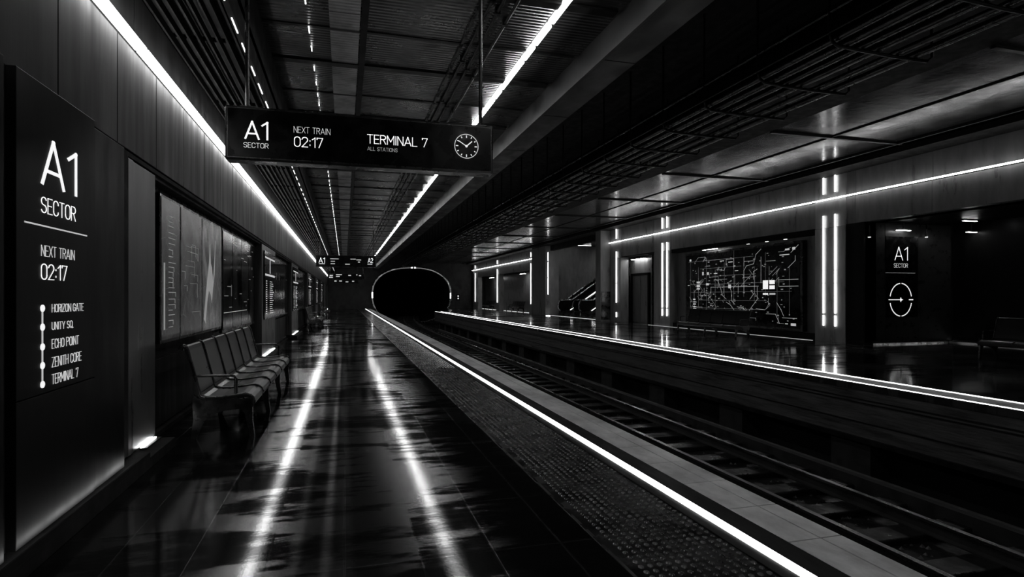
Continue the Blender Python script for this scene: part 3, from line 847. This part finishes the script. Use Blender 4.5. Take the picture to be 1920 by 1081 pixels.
# fascia with light line: near bay and far bay
XF = 16.45
ZF0, ZF1, ZL = 4.05, 6.0, 5.0
def fascia(y0, y1, lab):
    mb = MB(); n = max(1, round((y1 - y0) / 2.6))
    for k in range(n):
        a = y0 + (y1 - y0) * k / n + .006; c = y0 + (y1 - y0) * (k + 1) / n - .006
        mb.box(XF, XF + .3, a, c, ZF0, ZL - .03); mb.box(XF + .03, XF + .3, a, c, ZL + .03, ZF1)
    struct(mb.build('wall_right_fascia', M['panel_r'], bevel=.004))
    t = thing('wall_light_line', lab, 'light strip', (XF, y0, ZL), 'light lines high on the far wall')
    m = max(1, round((y1 - y0) / 4.5))
    for k in range(m):
        a = y0 + (y1 - y0) * k / m; c = y0 + (y1 - y0) * (k + 1) / m
        box(XF - .13, XF - .10, a + .01, c - .01, ZL - .022, ZL + .022).build('diffuser', L_RLINE, t)
    box(XF - .10, XF + .05, y0, y1, ZL - .012, ZL + .012).build('housing', M['frame'], t)
fascia(-3.0, 34.7, 'long bright light line on the far wall from the escalator column to the right edge')
fascia(50.3, 77.0, 'shorter bright light line over the alcove left of the escalators')
# ceiling right
struct(box(10.95, 26, YB, YE, 6.0, 6.2).build('ceiling_right', M['ceil_r']))
struct(box(9.2, 10.95, YB, YE, 6.0, 7.4).build('ceiling_beam', M['black']))
struct(box(4.07, 9.2, YB, YE, 7.3, 7.5).build('ceiling_track', M['black']))
mb = MB(); y = 2.0
while y < 76: mb.box(10.96, 16.4, y, y + .10, 5.95, 5.999); y += 5.6
mb.box(15.2, 15.26, YB, YE, 5.94, 5.998); mb.box(12.9, 12.93, YB, YE, 5.97, 5.998)
struct(mb.build('ceiling_right_joist', M['dullsteel']))
struct(box(15.55, 16.42, YB, 77, 5.80, 5.96).build('ceiling_right_trim', M['black']))

# pillars with tubes
def pillar(y0, y1, tubes, lab, x0=XF - .05, segs=None):
    t = thing('pillar', lab, 'pillar', (x0, (y0 + y1) / 2, 0), 'pillars of the far wall')
    n = 3 if y1 - y0 > .9 else 1
    mb = MB()
    for k in range(n):
        mb.box(x0, XF + .5, y0 + (y1 - y0) * k / n + .004, y0 + (y1 - y0) * (k + 1) / n - .004, .0, 4.0)
    mb.box(x0 + .02, XF + .5, y0, y1, 4.012, 5.95)
    mb.build('shaft', M['pillar'], t, .006)
    for yt in tubes:
        for (za, zb) in segs or ((.56, .93), (1.0, 2.05), (2.07, 2.5), (2.52, 4.45), (5.22, 5.85)):
            box(x0 - .045, x0 - .015, yt - .022, yt + .022, za, zb).build('light_tube', L_TUBE, t)
    return t
ya = onX(1545, 500, XF - .05).y; yb_ = onX(1567, 500, XF - .05).y
pillar(16.2, 17.55, (ya, yb_), 'nearest pillar with two vertical light tubes right of the lit map')
ya = onX(1242, 500, XF - .05).y; yb_ = onX(1251, 500, XF - .05).y
pillar(27.45, 29.1, (ya, yb_), 'pillar with two vertical light tubes between the door and the lit map')
ya = onX(1156, 500, XF - .05).y
pillar(33.2, 34.65, (ya,), 'pillar with one light tube left of the lift door', segs=((.3, .6), (1.2, 2.4), (2.45, 4.4), (5.2, 5.8)))
# dark column right of escalators
t = thing('pillar', 'wide dark metal column between the escalators and the light line', 'pillar', (15.75, 35, 0), 'pillars of the far wall')
box(15.75, 16.9, 34.72, 35.5, 0, 5.95).build('shaft', M['panel_r'], t, .01)
box(15.80, 16.85, 34.70, 34.72, .1, 1.9).build('lower_plate', M['frame'], t)
t = thing('pillar', 'dark metal column left of the escalators with one light tube and a glowing foot', 'pillar', (16.2, 47, 0), 'pillars of the far wall')
box(16.1, 17.3, 46.5, 50.2, 0, 5.95).build('shaft', M['panel_r'], t, .01)
ya = onX(1028, 500, 16.1).y
for za, zb in ((1.75, 3.1), (3.15, 4.4), (4.5, 5.2)): box(16.06, 16.1, ya - .04, ya + .04, za, zb).build('light_tube', L_TUBE, t)
box(16.03, 16.06, ya - .6, ya + .4, .01, .035).build('foot_light', emit('foot_lens', 14.0), t)
for (u0, u1, tb, lab) in ((887, 896, (891,), 'slim lit pillar nearest the tunnel mouth'), (930, 935.5, (932.5,), 'slim lit pillar in the middle of the far alcove'), (993, 1002, (995.5, 999.5), 'pillar with two light tubes at the right end of the far alcove')):
    y1 = onX(u0, 500, XF - .05).y; y0 = onX(u1, 500, XF - .05).y
    pillar(y0, y1, [onX(q, 500, XF - .05).y for q in tb], lab, segs=((.9, 4.6), (5.2, 5.6)))

# --- map bay
XM = 16.62
struct(box(16.85, 17.2, 17.5, 27.5, 0, 4.05).build('wall_right_map_bay', M['panel_r']))
struct(box(16.5, 16.85, 17.5, 27.5, 3.86, 4.06).build('trim_10', M['black']))
struct(box(16.55, 16.85, 17.55, 27.4, 0, .22).build('baseboard_right', M['black']))
t = thing('base_light', 'thin glowing line on the floor below the big map', 'light strip', (16.45, 22, 0), 'floor lines of the far wall')
box(16.30, 16.36, 17.6, 29.6, 0, .012).build('diffuser', L_DIMLINE, t)
p00 = onX(1500, 616, XM); p11 = onX(1287, 480, XM)
my0, my1, mz0, mz1 = p00.y, p11.y, .36, 3.62
t = thing('lit_map', 'big black wall map of white route lines behind the far bench', 'map', (XM, my0, mz0))
box(XM, 16.85, my0 - .12, my1 + .1, mz0 - .1, mz1 + .1).build('frame', M['frame'], t, .02)
box(XM - .012, XM, my0, my1, mz0, mz1).build('map_face', M['signblack'], t)
W, H = my1 - my0, mz1 - mz0
xm = XM - .014
def mp(a, b_): return Vector((xm, my1 - a * W, mz0 + (1 - b_) * H))   # a, b in 0..1 from the upper left as seen
def maplines(lines, th, name, mat):
    mb = MB()
    for ln in lines:
        for i in range(len(ln) - 1):
            p, q = mp(*ln[i]), mp(*ln[i + 1]); d = q - p
            if d.length < 1e-4: continue
            dn = d.normalized(); nn = dn.cross(Vector((1, 0, 0)))
            mb.obox((p + q) / 2, d / 2 + dn * th / 2, (.001, 0, 0), nn * th / 2)
    return mb.build(name, mat, t)
rm = random.Random(21)
grid = []
for k in range(11):
    a = .05 + k * .088; s0 = rm.uniform(0, .3); s1 = rm.uniform(.6, .97); grid.append([(a, s0), (a, s1)])
for k in range(8):
    b_ = .1 + k * .115; s0 = rm.uniform(.02, .3); s1 = rm.uniform(.5, .98); grid.append([(s0, b_), (s1, b_)])
maplines(grid, .012, 'street_grid', L_TXT4)
faint = []
for k in range(34):
    a, b_ = rm.uniform(.03, .9), rm.uniform(.05, .9); ln = [(a, b_)]
    for j in range(rm.randint(1, 4)):
        dd = rm.choice([(1, 0), (0, 1), (.5, .8), (-.4, .8), (.6, -.7)]); L_ = rm.uniform(.02, .10)
        a = min(.97, max(.02, a + dd[0] * L_)); b_ = min(.95, max(.04, b_ + dd[1] * L_ * 1.4)); ln.append((a, b_))
    faint.append(ln)
maplines(faint, .014, 'side_routes', L_TXT3)
main = [[(.27, .49), (.70, .49)], [(.27, .49), (.27, .62), (.24, .66)], [(.31, .38), (.34, .40), (.37, .52), (.38, .60), (.42, .66)],
        [(.42, .70), (.46, .74), (.49, .80), (.50, .86)], [(.47, .60), (.47, .68), (.50, .73)], [(.44, .44), (.47, .56), (.47, .62)],
        [(.58, .10), (.58, .22)], [(.58, .58), (.58, .28), (.60, .22), (.66, .20), (.68, .08), (.72, .02)], [(.66, .40), (.66, .30), (.69, .27)],
        [(.57, .78), (.62, .84)], [(.69, .50), (.69, .66), (.60, .86), (.58, .92)], [(.52, .76), (.58, .78)], [(.64, .55), (.66, .59), (.63, .66)],
        [(.33, .24), (.40, .26), (.41, .22)], [(.42, .20), (.42, .11), (.49, .11), (.49, .24)], [(.84, .70), (.87, .78), (.89, .86)], [(.76, .84), (.83, .84), (.86, .95)],
        [(.58, .16), (.66, .16)], [(.76, .18), (.83, .18)], [(.88, .88), (.98, .88)], [(.22, .18), (.26, .18)], [(.68, .78), (.75, .79)], [(.94, .10), (.99, .02)], [(.92, .28), (.97, .20), (.97, .14)],
        [(.20, .50), (.20, .56)], [(.53, .46), (.53, .58)], [(.72, .45), (.72, .12)], [(.85, .42), (.99, .42)], [(.86, .50), (.99, .50)]]
maplines(main, .018, 'main_routes', emit('lit_route', .24))
CUR = [MB()]; mb = CUR[0]
def mrect(a0, b0, a1, b1, mb=None):
    mb = mb or CUR[0]
    p, q = mp(a0, b0), mp(a1, b1); mb.box(xm - .002, xm, min(p.y, q.y), max(p.y, q.y), min(p.z, q.z), max(p.z, q.z))
for r_ in ((.735, .42, .775, .53), (.785, .42, .825, .47), (.785, .485, .825, .53), (.735, .58, .775, .60)): mrect(*r_)
mb.build('bright_inset', L_TXT, t)
mb = CUR[0] = MB()
for r_ in ((.12, .40, .155, .425), (.12, .45, .155, .485), (.12, .50, .155, .52), (.08, .66, .105, .675), (.08, .70, .11, .71), (.08, .73, .11, .745), (.08, .77, .115, .785), (.08, .80, .115, .81), (.08, .83, .12, .845), (.52, .84, .56, .855), (.52, .88, .57, .90), (.52, .92, .57, .93),
           (.90, .05, .93, .07), (.95, .04, .97, .07), (.86, .115, .93, .125), (.90, .945, .92, .955), (.94, .94, .975, .97), (.04, .06, .06, .09), (.785, .58, .83, .60), (.36, .12, .40, .13), (.44, .145, .48, .155), (.02, .45, .04, .46), (.30, .29, .335, .30), (.22, .43, .25, .46), (.23, .27, .25, .31), (.18, .26, .195, .31), (.50, .27, .53, .28), (.44, .46, .465, .51)): mrect(*r_)
mb.build('legend_blocks', L_TXT2, t)
mb = MB()
for k in range(150):
    a, b_ = rm.uniform(.03, .96), rm.uniform(.06, .94); mrect(a, b_, a + rm.uniform(.003, .018), b_ + rm.uniform(.006, .014), mb)
mb.build('place_names', L_TXT3, t)
# --- small lamps
def lamp(name, x, y, z, dx, dy, lab, mat=L_LAMP, group='small lamps of the far wall', zc=4.05):
    t = thing(name, lab, 'lamp', (x, y, z), group)
    box(x - dx, x + dx, y - dy, y + dy, z, z + .04).build('housing', M['frame'], t)
    if zc - z > .05: box(x - .015, x + .015, y - .015, y + .015, z + .04, zc).build('stem', M['frame'], t)
    box(x - dx + .01, x + dx - .01, y - dy + .01, y + dy - .01, z - .012, z).build('lens', mat, t)
p = onX(1333, 464, 16.55); lamp('downlight', 16.50, p.y, 3.80, .05, .55, 'small lamp shining onto the upper left of the big map', zc=3.86)
for u, dn in ((1405, 'left'), (1440, 'middle'), (1475, 'right')):
    p = onX(u, 458, 16.56); lamp('downlight', 16.50, p.y, 3.82, .04, .08, 'tiny dim %s lamp above the right half of the big map' % dn, emit('dim_lens_' + dn, 2.0), zc=3.86)

# --- lift door bay
struct(box(17.3, 17.6, 29.0, 34.7, 0, 4.05).build('wall_right_door_bay', M['panel_r']))
struct(MB().box(16.45, 17.3, 34.5, 34.7, 0, 4.05).build('wall_right_return', M['panel_r']))
d0, d1 = onX(1217, 560, 17.3).y, onX(1188, 560, 17.3).y
t = thing('lift_door', 'double metal lift door under a bright lamp on the far platform', 'door', (17.3, d0, 0))
MB().box(17.18, 17.3, d0 - .16, d0, 0, 3.0).box(17.18, 17.3, d1, d1 + .16, 0, 3.0).box(17.18, 17.3, d0 - .16, d1 + .16, 2.85, 3.0).build('door_frame', M['black'], t)
mid = (d0 + d1) / 2
for a, c in ((d0, mid - .01), (mid + .01, d1)): box(17.24, 17.29, a, c, .02, 2.85).build('door_leaf', M['panel_r'], t, .004)
struct(box(17.22, 17.3, d0 - .5, d0 - .45, 0, 4.0).build('trim_11', M['frame']))
struct(box(17.22, 17.3, d1 + .45, d1 + .5, 0, 4.0).build('trim_12', M['frame']))
struct(box(16.5, 17.3, 29.1, 34.5, 4.0, 4.2).build('trim_13', M['black']))
lamp('door_lamp', 17.15, mid, 3.86, .12, .82, 'bright bar lamp over the lift door', emit('door_lamp_lens', 16.0))
# fascia soffit
struct(box(XF + .3, 17.2, -3, 34.7, 4.05, 4.25).build('ceiling_bay', M['black']))

# --- A1 end wall and near niche
struct(box(XF - .02, 16.95, 15.5, 16.2, 0, 4.05).build('wall_right_corner', M['black']))
mb = MB()
xs = [16.5, 17.33, 18.75, 20.3]
for a, c in zip(xs[:-1], xs[1:]): mb.box(a + .006, c - .006, 15.5, 15.8, .06, 4.04)
struct(mb.build('wall_right_sign', metal('far_sign_wall', .022, 0, .35, spec=.2), bevel=.004))
struct(box(16.5, 20.3, 15.52, 15.8, 0, .06).build('baseboard_right', M['frame']))
mb = MB(); y = -3
while y < 15.4: mb.box(20.2, 20.6, y + .006, min(y + 2.3, 15.5) - .006, .05, 4.05); y += 2.3
struct(mb.build('wall_right_niche', M['screen']))
struct(box(XF + .3, 20.6, -3, 15.5, 4.05, 4.2).build('ceiling_niche', M['screen']))
struct(box(20.15, 20.6, -3, 15.5, 0, .05).build('baseboard_right', M['black']))
YA = 15.497
t = thing('wall_sign', 'lit A1 SECTOR sign with round arrow emblem on the far black wall', 'sign', (18, YA, 1))
t_face[0] = box(17.36, 18.72, YA - .012, YA, .9, 3.6).build('panel', M['signblack'], t)
YT = YA - .014
stext('A1', 1678, 463, 487, 1702, .075, L_TXT, YT, t)
stext('SECTOR', 1676, 493.5, 501, 1702, .08, L_TXT2, YT, t)
a = onY(1660, 511, YT); c = onY(1716, 512, YT); box(a.x, c.x, YT - .003, YT, a.z - .006, a.z + .006).build('divider_line', L_TXT3, t_face[0])
cc = onY(1689, 561.5, YT); rx = (onY(1710, 561, YT).x - onY(1668, 561, YT).x) / 2; rz = onY(1689, 530, YT).z - cc.z
mb = MB()
for a0, a1 in ((12, 86), (94, 168), (192, 266), (274, 348)): ring(mb, cc.x, cc.z, rx, rz, .032, YT - .003, a0, a1, 16)
mb.box(cc.x - rx - .04, cc.x - .0, YT - .003, YT, cc.z - .012, cc.z + .012)
mb.box(cc.x + rx * .72, cc.x + rx + .05, YT - .003, YT, cc.z - .016, cc.z + .016)
mb.box(cc.x - .012, cc.x + .012, YT - .003, YT, cc.z - .075, cc.z + .075)
V = [(cc.x - .03, YT - .003, cc.z + .05), (cc.x - .03, YT - .003, cc.z - .05), (cc.x + .10, YT - .003, cc.z)]; mb.add(V, [(0, 1, 2)])
mb.build('round_emblem', L_TXT, t_face[0])
lamp('downlight', 17.95, 15.35, 3.80, .30, .04, 'bar lamp washing the wall above the A1 emblem sign')
lamp('downlight', 19.2, 14.1, 4.0, .28, .05, 'upper of two bar lamps right of the A1 emblem sign')
lamp('downlight', 19.95, 14.6, 3.72, .2, .05, 'lower of two bar lamps right of the A1 emblem sign')
for (u, v, nm) in ((1630, 444, 'left'), (1737, 444, 'right')):
    p = onY(u, v, 15.4); lamp('spot_lamp', p.x, 15.40, p.z, .04, .04, 'tiny spot lamp %s of the A1 emblem sign' % nm, emit('spot_' + nm, 3.0))
t = thing('base_light', 'glowing line at the foot of the A1 emblem wall', 'light strip', (18, 15.4, 0), 'floor lines of the far wall')
MB().box(16.7, 20.0, 15.37, 15.385, .05, .11).box(16.685, 16.7, 15.37, 15.5, .0, .11).build('lip', M['black'], t); box(16.7, 20.0, 15.386, 15.515, .10, .11).build('cover', M['black'], t)
box(16.72, 19.95, 15.39, 15.44, .088, .098).build('diffuser', emit('emblem_wall_line', 22), t)
t = thing('base_light', 'glowing line at the foot of the far wall by the right edge bench', 'light strip', (20.1, 12, 0), 'floor lines of the far wall')
box(20.03, 20.045, 10.2, 15.3, .05, .11).build('lip', M['black'], t); box(20.046, 20.2, 10.2, 15.3, .10, .11).build('cover', M['black'], t)
box(20.05, 20.10, 10.3, 15.2, .088, .098).build('diffuser', emit('niche_wall_line', 22), t)

# --- far alcove Y 50..77
struct(box(18.3, 18.6, 50.2, 77.5, 0, 4.05).build('wall_right_alcove', M['panel_r']))
struct(box(XF + .3, 18.6, 50.2, 77.0, 4.05, 4.2).build('ceiling_alcove', M['black']))
p = onX(922, 519, 17.6); lamp('downlight', 17.6, p.y, 3.9, .1, .9, 'small bar lamp in the alcove over the farthest bench')
p = onX(980, 514, 17.6); lamp('downlight', 17.6, p.y, 3.9, .1, .8, 'small bar lamp in the alcove beside the double tube pillar')
t = thing('base_light', 'broken glowing line on the floor of the far alcove', 'light strip', (17.0, 60, 0), 'floor lines of the far wall')
y = 52
while y < 76: box(17.0, 17.08, y, y + 1.5, 0, .03).build('diffuser', emit('alcove_line', .9) if y == 52 else bpy.data.materials['alcove_line'], t); y += 2.1

# --- escalator hall
struct(box(17.3, 30, 48.6, 49.0, 0, 7.5).build('wall_escalator_left', M['panel_r']))
struct(box(16.9, 30, 35.5, 35.9, 0, 7.5).build('wall_escalator_right', M['panel_r']))
struct(box(29.6, 30, 35.9, 48.6, 0, 7.5).build('wall_escalator_back', M['panel_r']))
struct(box(XF + .1, XF + .4, 35.5, 46.5, 5.4, 6.0).build('wall_escalator_head', M['black']))
struct(box(26, 30, 35.5, 48.6, 0 - .12, 0).build('floor_escalator_hall', M['floor_r']))
def escalator(y0, y1, xs0, lab):
    t = thing('escalator', lab, 'escalator', (xs0, (y0 + y1) / 2, 0), 'escalators on the far platform')
    sl = math.tan(math.radians(34)); L_ = 8.5
    xk = xs0 + 1.1
    for yy in (y0, y1):
        # skirt
        MB().prism([(xs0, 0), (xs0, .35), (xk, .40), (xk + L_, .40 + L_ * sl), (xk + L_, -.2 + L_ * sl), (xk + .5, 0)], yy - .10, yy + .10).build('skirt', M['frame'], t, .01)
        # balustrade
        MB().prism([(xs0 + .02, .36), (xs0 - .08, .75), (xs0 + .06, 1.22), (xk, 1.27), (xk + L_, 1.27 + L_ * sl), (xk + L_, .45 + L_ * sl), (xk, .41)], yy - .02, yy + .02).build('balustrade', M['blackgloss'], t)
        MB().tube([(xs0 + .05, yy, .40), (xs0 - .10, yy, .55), (xs0 - .14, yy, .80), (xs0 - .08, yy, 1.12), (xs0 + .08, yy, 1.30), (xk, yy, 1.33), (xk + L_, yy, 1.33 + L_ * sl)], .045, 8).build('handrail', M['handrail'], t)
        MB().tube([(xk - .2, yy - .115, .46), (xk + L_, yy - .115, .50 + L_ * sl)], .018, 6).build('light_tube', L_TUBE if yy == y0 else L_TXT2, t)
    mb = MB(); n = 26; run = L_ / n
    for k in range(n):
        x = xk + .2 + k * run; mb.box(x, x + run + .02, y0 + .12, y1 - .12, k * run * sl, (k + 1) * run * sl)
    mb.box(xs0 + .1, xk + .2, y0 + .12, y1 - .12, 0, .03)
    mb.build('steps', M['dullsteel'], t)
escalator(45.9, 47.2, 17.15, 'left escalator rising away behind the far platform')
escalator(42.9, 44.2, 17.75, 'right escalator rising away beside the wide dark column')
t = thing('hall_ceiling_light', 'thin bar light under the ceiling of the escalator hall', 'light', (20, 47, 5.5))
box(17.6, 20.4, 46.9, 47.0, 5.93, 5.95).build('diffuser', L_TUBE, t)
box(17.55, 20.45, 46.88, 47.02, 5.95, 5.998).build('housing', M['frame'], t)
t = thing('hall_floor_light', 'recessed light wash on the floor in front of the escalators', 'light', (16.8, 42, 0))
box(16.55, 16.6, 36.0, 46.3, 0, .012).build('diffuser', emit('hall_floor_line', 1.0), t)
lamp('downlight', 20.5, 41.0, 5.95, .3, .3, 'square ceiling lamp in the escalator hall', emit('hall_lamp', 90.0))
lamp('downlight', 24.0, 47.6, 5.95, .3, .3, 'second square ceiling lamp deep in the escalator hall', emit('hall_lamp_deep', 60.0))

# ================================================================= OVERHEAD TRAY
ZT0, ZT1 = 5.40, 5.86
t = thing('cable_tray', 'long overhead cable tray with curved brackets above the tracks', 'cable tray', (7.0, 10, ZT0))
MB().tube([(7.0, YB, ZT1), (7.0, 77, ZT1)], .022, 8).build('top_rail', M['steel'], t)
MB().tube([(6.97, YB, ZT0 + .14), (6.97, 77, ZT0 + .14)], .018, 8).build('side_rail', M['dullsteel'], t)
k = 0; y = 5.6
while y < 76:
    pts = [(7.0, y, 7.3), (7.0, y, ZT1), (7.0, y, ZT0 + .12), (7.04, y, ZT0 + .03), (7.14, y, ZT0 - .03), (7.5, y, ZT0 - .05), (8.3, y + .05, ZT0 - .05), (8.95, y + .05, ZT0 - .05), (9.0, y, ZT0), (9.0, y, 7.3)]
    MB().tube(pts, .026, 6).build('bracket', M['bracket'], t); y += 1.6
labs = ['outermost thick pipe on the left of the overhead tray', 'second pipe from the left in the overhead tray', 'third pipe from the left in the overhead tray', 'fourth pipe from the left in the overhead tray', 'fifth pipe from the left in the overhead tray', 'rightmost pipe in the overhead tray next to the black beam']
for k, (x, z, r_) in enumerate(((7.14, ZT0 + .08, .05), (7.34, ZT0 + .03, .06), (7.62, ZT0 + .02, .05), (7.95, ZT0 + .04, .07), (8.35, ZT0 + .02, .05), (8.72, ZT0 + .03, .06))):
    o = MB().tube([(x, YB, z), (x, 77, z)], r_, 12).build('overhead_pipe', M['steel']); tag(o, labs[k], 'pipe', 'pipes in the overhead tray')

# ================================================================= END WALL AND TUNNEL
CX, CZ, RX, RZ = 8.5, 1.75, 5.15, 3.62
def sup(th, k=1.0):
    c, s = math.cos(th), math.sin(th); e = 2 / 2.35
    return (CX + math.copysign(abs(c) ** e, c) * RX * k, CZ + math.copysign(abs(s) ** e, s) * RZ * k)
NN = 96
x0, x1, z0, z1 = -2.6, 26, -2.4, 7.5
def rectpt(th):
    c, s = math.cos(th), math.sin(th)
    ks = []
    if c > 1e-9: ks.append((x1 - CX) / c)
    if c < -1e-9: ks.append((x0 - CX) / c)
    if s > 1e-9: ks.append((z1 - CZ) / s)
    if s < -1e-9: ks.append((z0 - CZ) / s)
    q = min(ks); return (CX + c * q, CZ + s * q)
angs = sorted([k * 2 * math.pi / NN for k in range(NN)] + [math.atan2(zz - CZ, xx - CX) % (2 * math.pi) for xx in (x0, x1) for zz in (z0, z1)])
mb = MB(); n = len(angs)
V = [(rectpt(a)[0], YE, rectpt(a)[1]) for a in angs] + [(sup(a)[0], YE, sup(a)[1]) for a in angs] + [(rectpt(a)[0], YE + .6, rectpt(a)[1]) for a in angs] + [(sup(a)[0], YE + .6, sup(a)[1]) for a in angs]
fs = []
for k in range(n):
    j = (k + 1) % n
    fs += [(k, j, n + j, n + k), (2 * n + k, 2 * n + j, 3 * n + j, 3 * n + k), (n + k, n + j, 3 * n + j, 3 * n + k)]
mb.add(V, fs)
struct(mb.build('wall_end', M['endwall']))
# tunnel lining with ribs, bending away to the right
mb = MB(); rings = []; L_ = 44
for i in range(45):
    y = YE + .6 + i; off = (i / 44) ** 2 * 5
    k = .965 if i % 3 == 0 else 1.0
    rings.append([(sup(a * 2 * math.pi / 64, k)[0] + off, y, sup(a * 2 * math.pi / 64, k)[1]) for a in range(64)])
V = [p for rg in rings for p in rg]
mb.add(V, [(i * 64 + a, i * 64 + (a + 1) % 64, (i + 1) * 64 + (a + 1) % 64, (i + 1) * 64 + a) for i in range(44) for a in range(64)] + [tuple(range(44 * 64, 45 * 64))], 0, False)
struct(mb.build('tunnel_lining', M['lining']))
t = thing('tunnel_portal_ring', 'thin polished metal ring framing the dark tunnel mouth', 'tunnel portal', (CX, YE, CZ))
pts = [(sup(a * 2 * math.pi / 96, 1.0)[0], YE - .14, sup(a * 2 * math.pi / 96, 1.0)[1]) for a in range(97)]
MB().tube(pts, .13, 8).build('rim', metal('polished_ring', .5, 1.0, .28), t)
def ring_lamp_sheen(a0, a1, mat):
    pts = [(sup(math.radians(a0 + (a1 - a0) * k / 8), .985)[0], YE - .27, sup(math.radians(a0 + (a1 - a0) * k / 8), .985)[1]) for k in range(9)]
    MB().tube(pts, .07, 6).build('ring_lamp_sheen', mat, t)
dimring = emit('ring_glow', .35)
ring_lamp_sheen(176, 184, L_TUBE); ring_lamp_sheen(-5, 3, L_TUBE); ring_lamp_sheen(86.5, 88, L_TUBE); ring_lamp_sheen(89.5, 91, L_TUBE)
ring_lamp_sheen(92, 176, emit('ring_glow_dim', .10)); ring_lamp_sheen(40, 86, emit('ring_glow_dim_b', .13)); ring_lamp_sheen(20, 23, L_TXT); ring_lamp_sheen(112, 118, dimring); ring_lamp_sheen(136, 144, dimring); ring_lamp_sheen(60, 66, dimring)  # long dim arcs give the rim its sheen by faint emission
ring_lamp_sheen(184, 205, emit('ring_glow_dim_c', .08)); ring_lamp_sheen(5, 38, emit('ring_glow_dim_d', .06))
t = thing('track_signal', 'small two lamp track signal on the end wall right of the tunnel', 'signal', (14.4, YE, 1.5))
q = onY(859, 557, YE - .2)
box(q.x - .22, q.x + .22, YE - .18, YE, q.z - .4, q.z + .4).build('case', M['black'], t, .02)
for dz in (-.16, .16): MB().tube([(q.x, YE - .18, q.z + dz), (q.x, YE - .24, q.z + dz)], .09, 12).build('signal_lens', L_TXT, t)
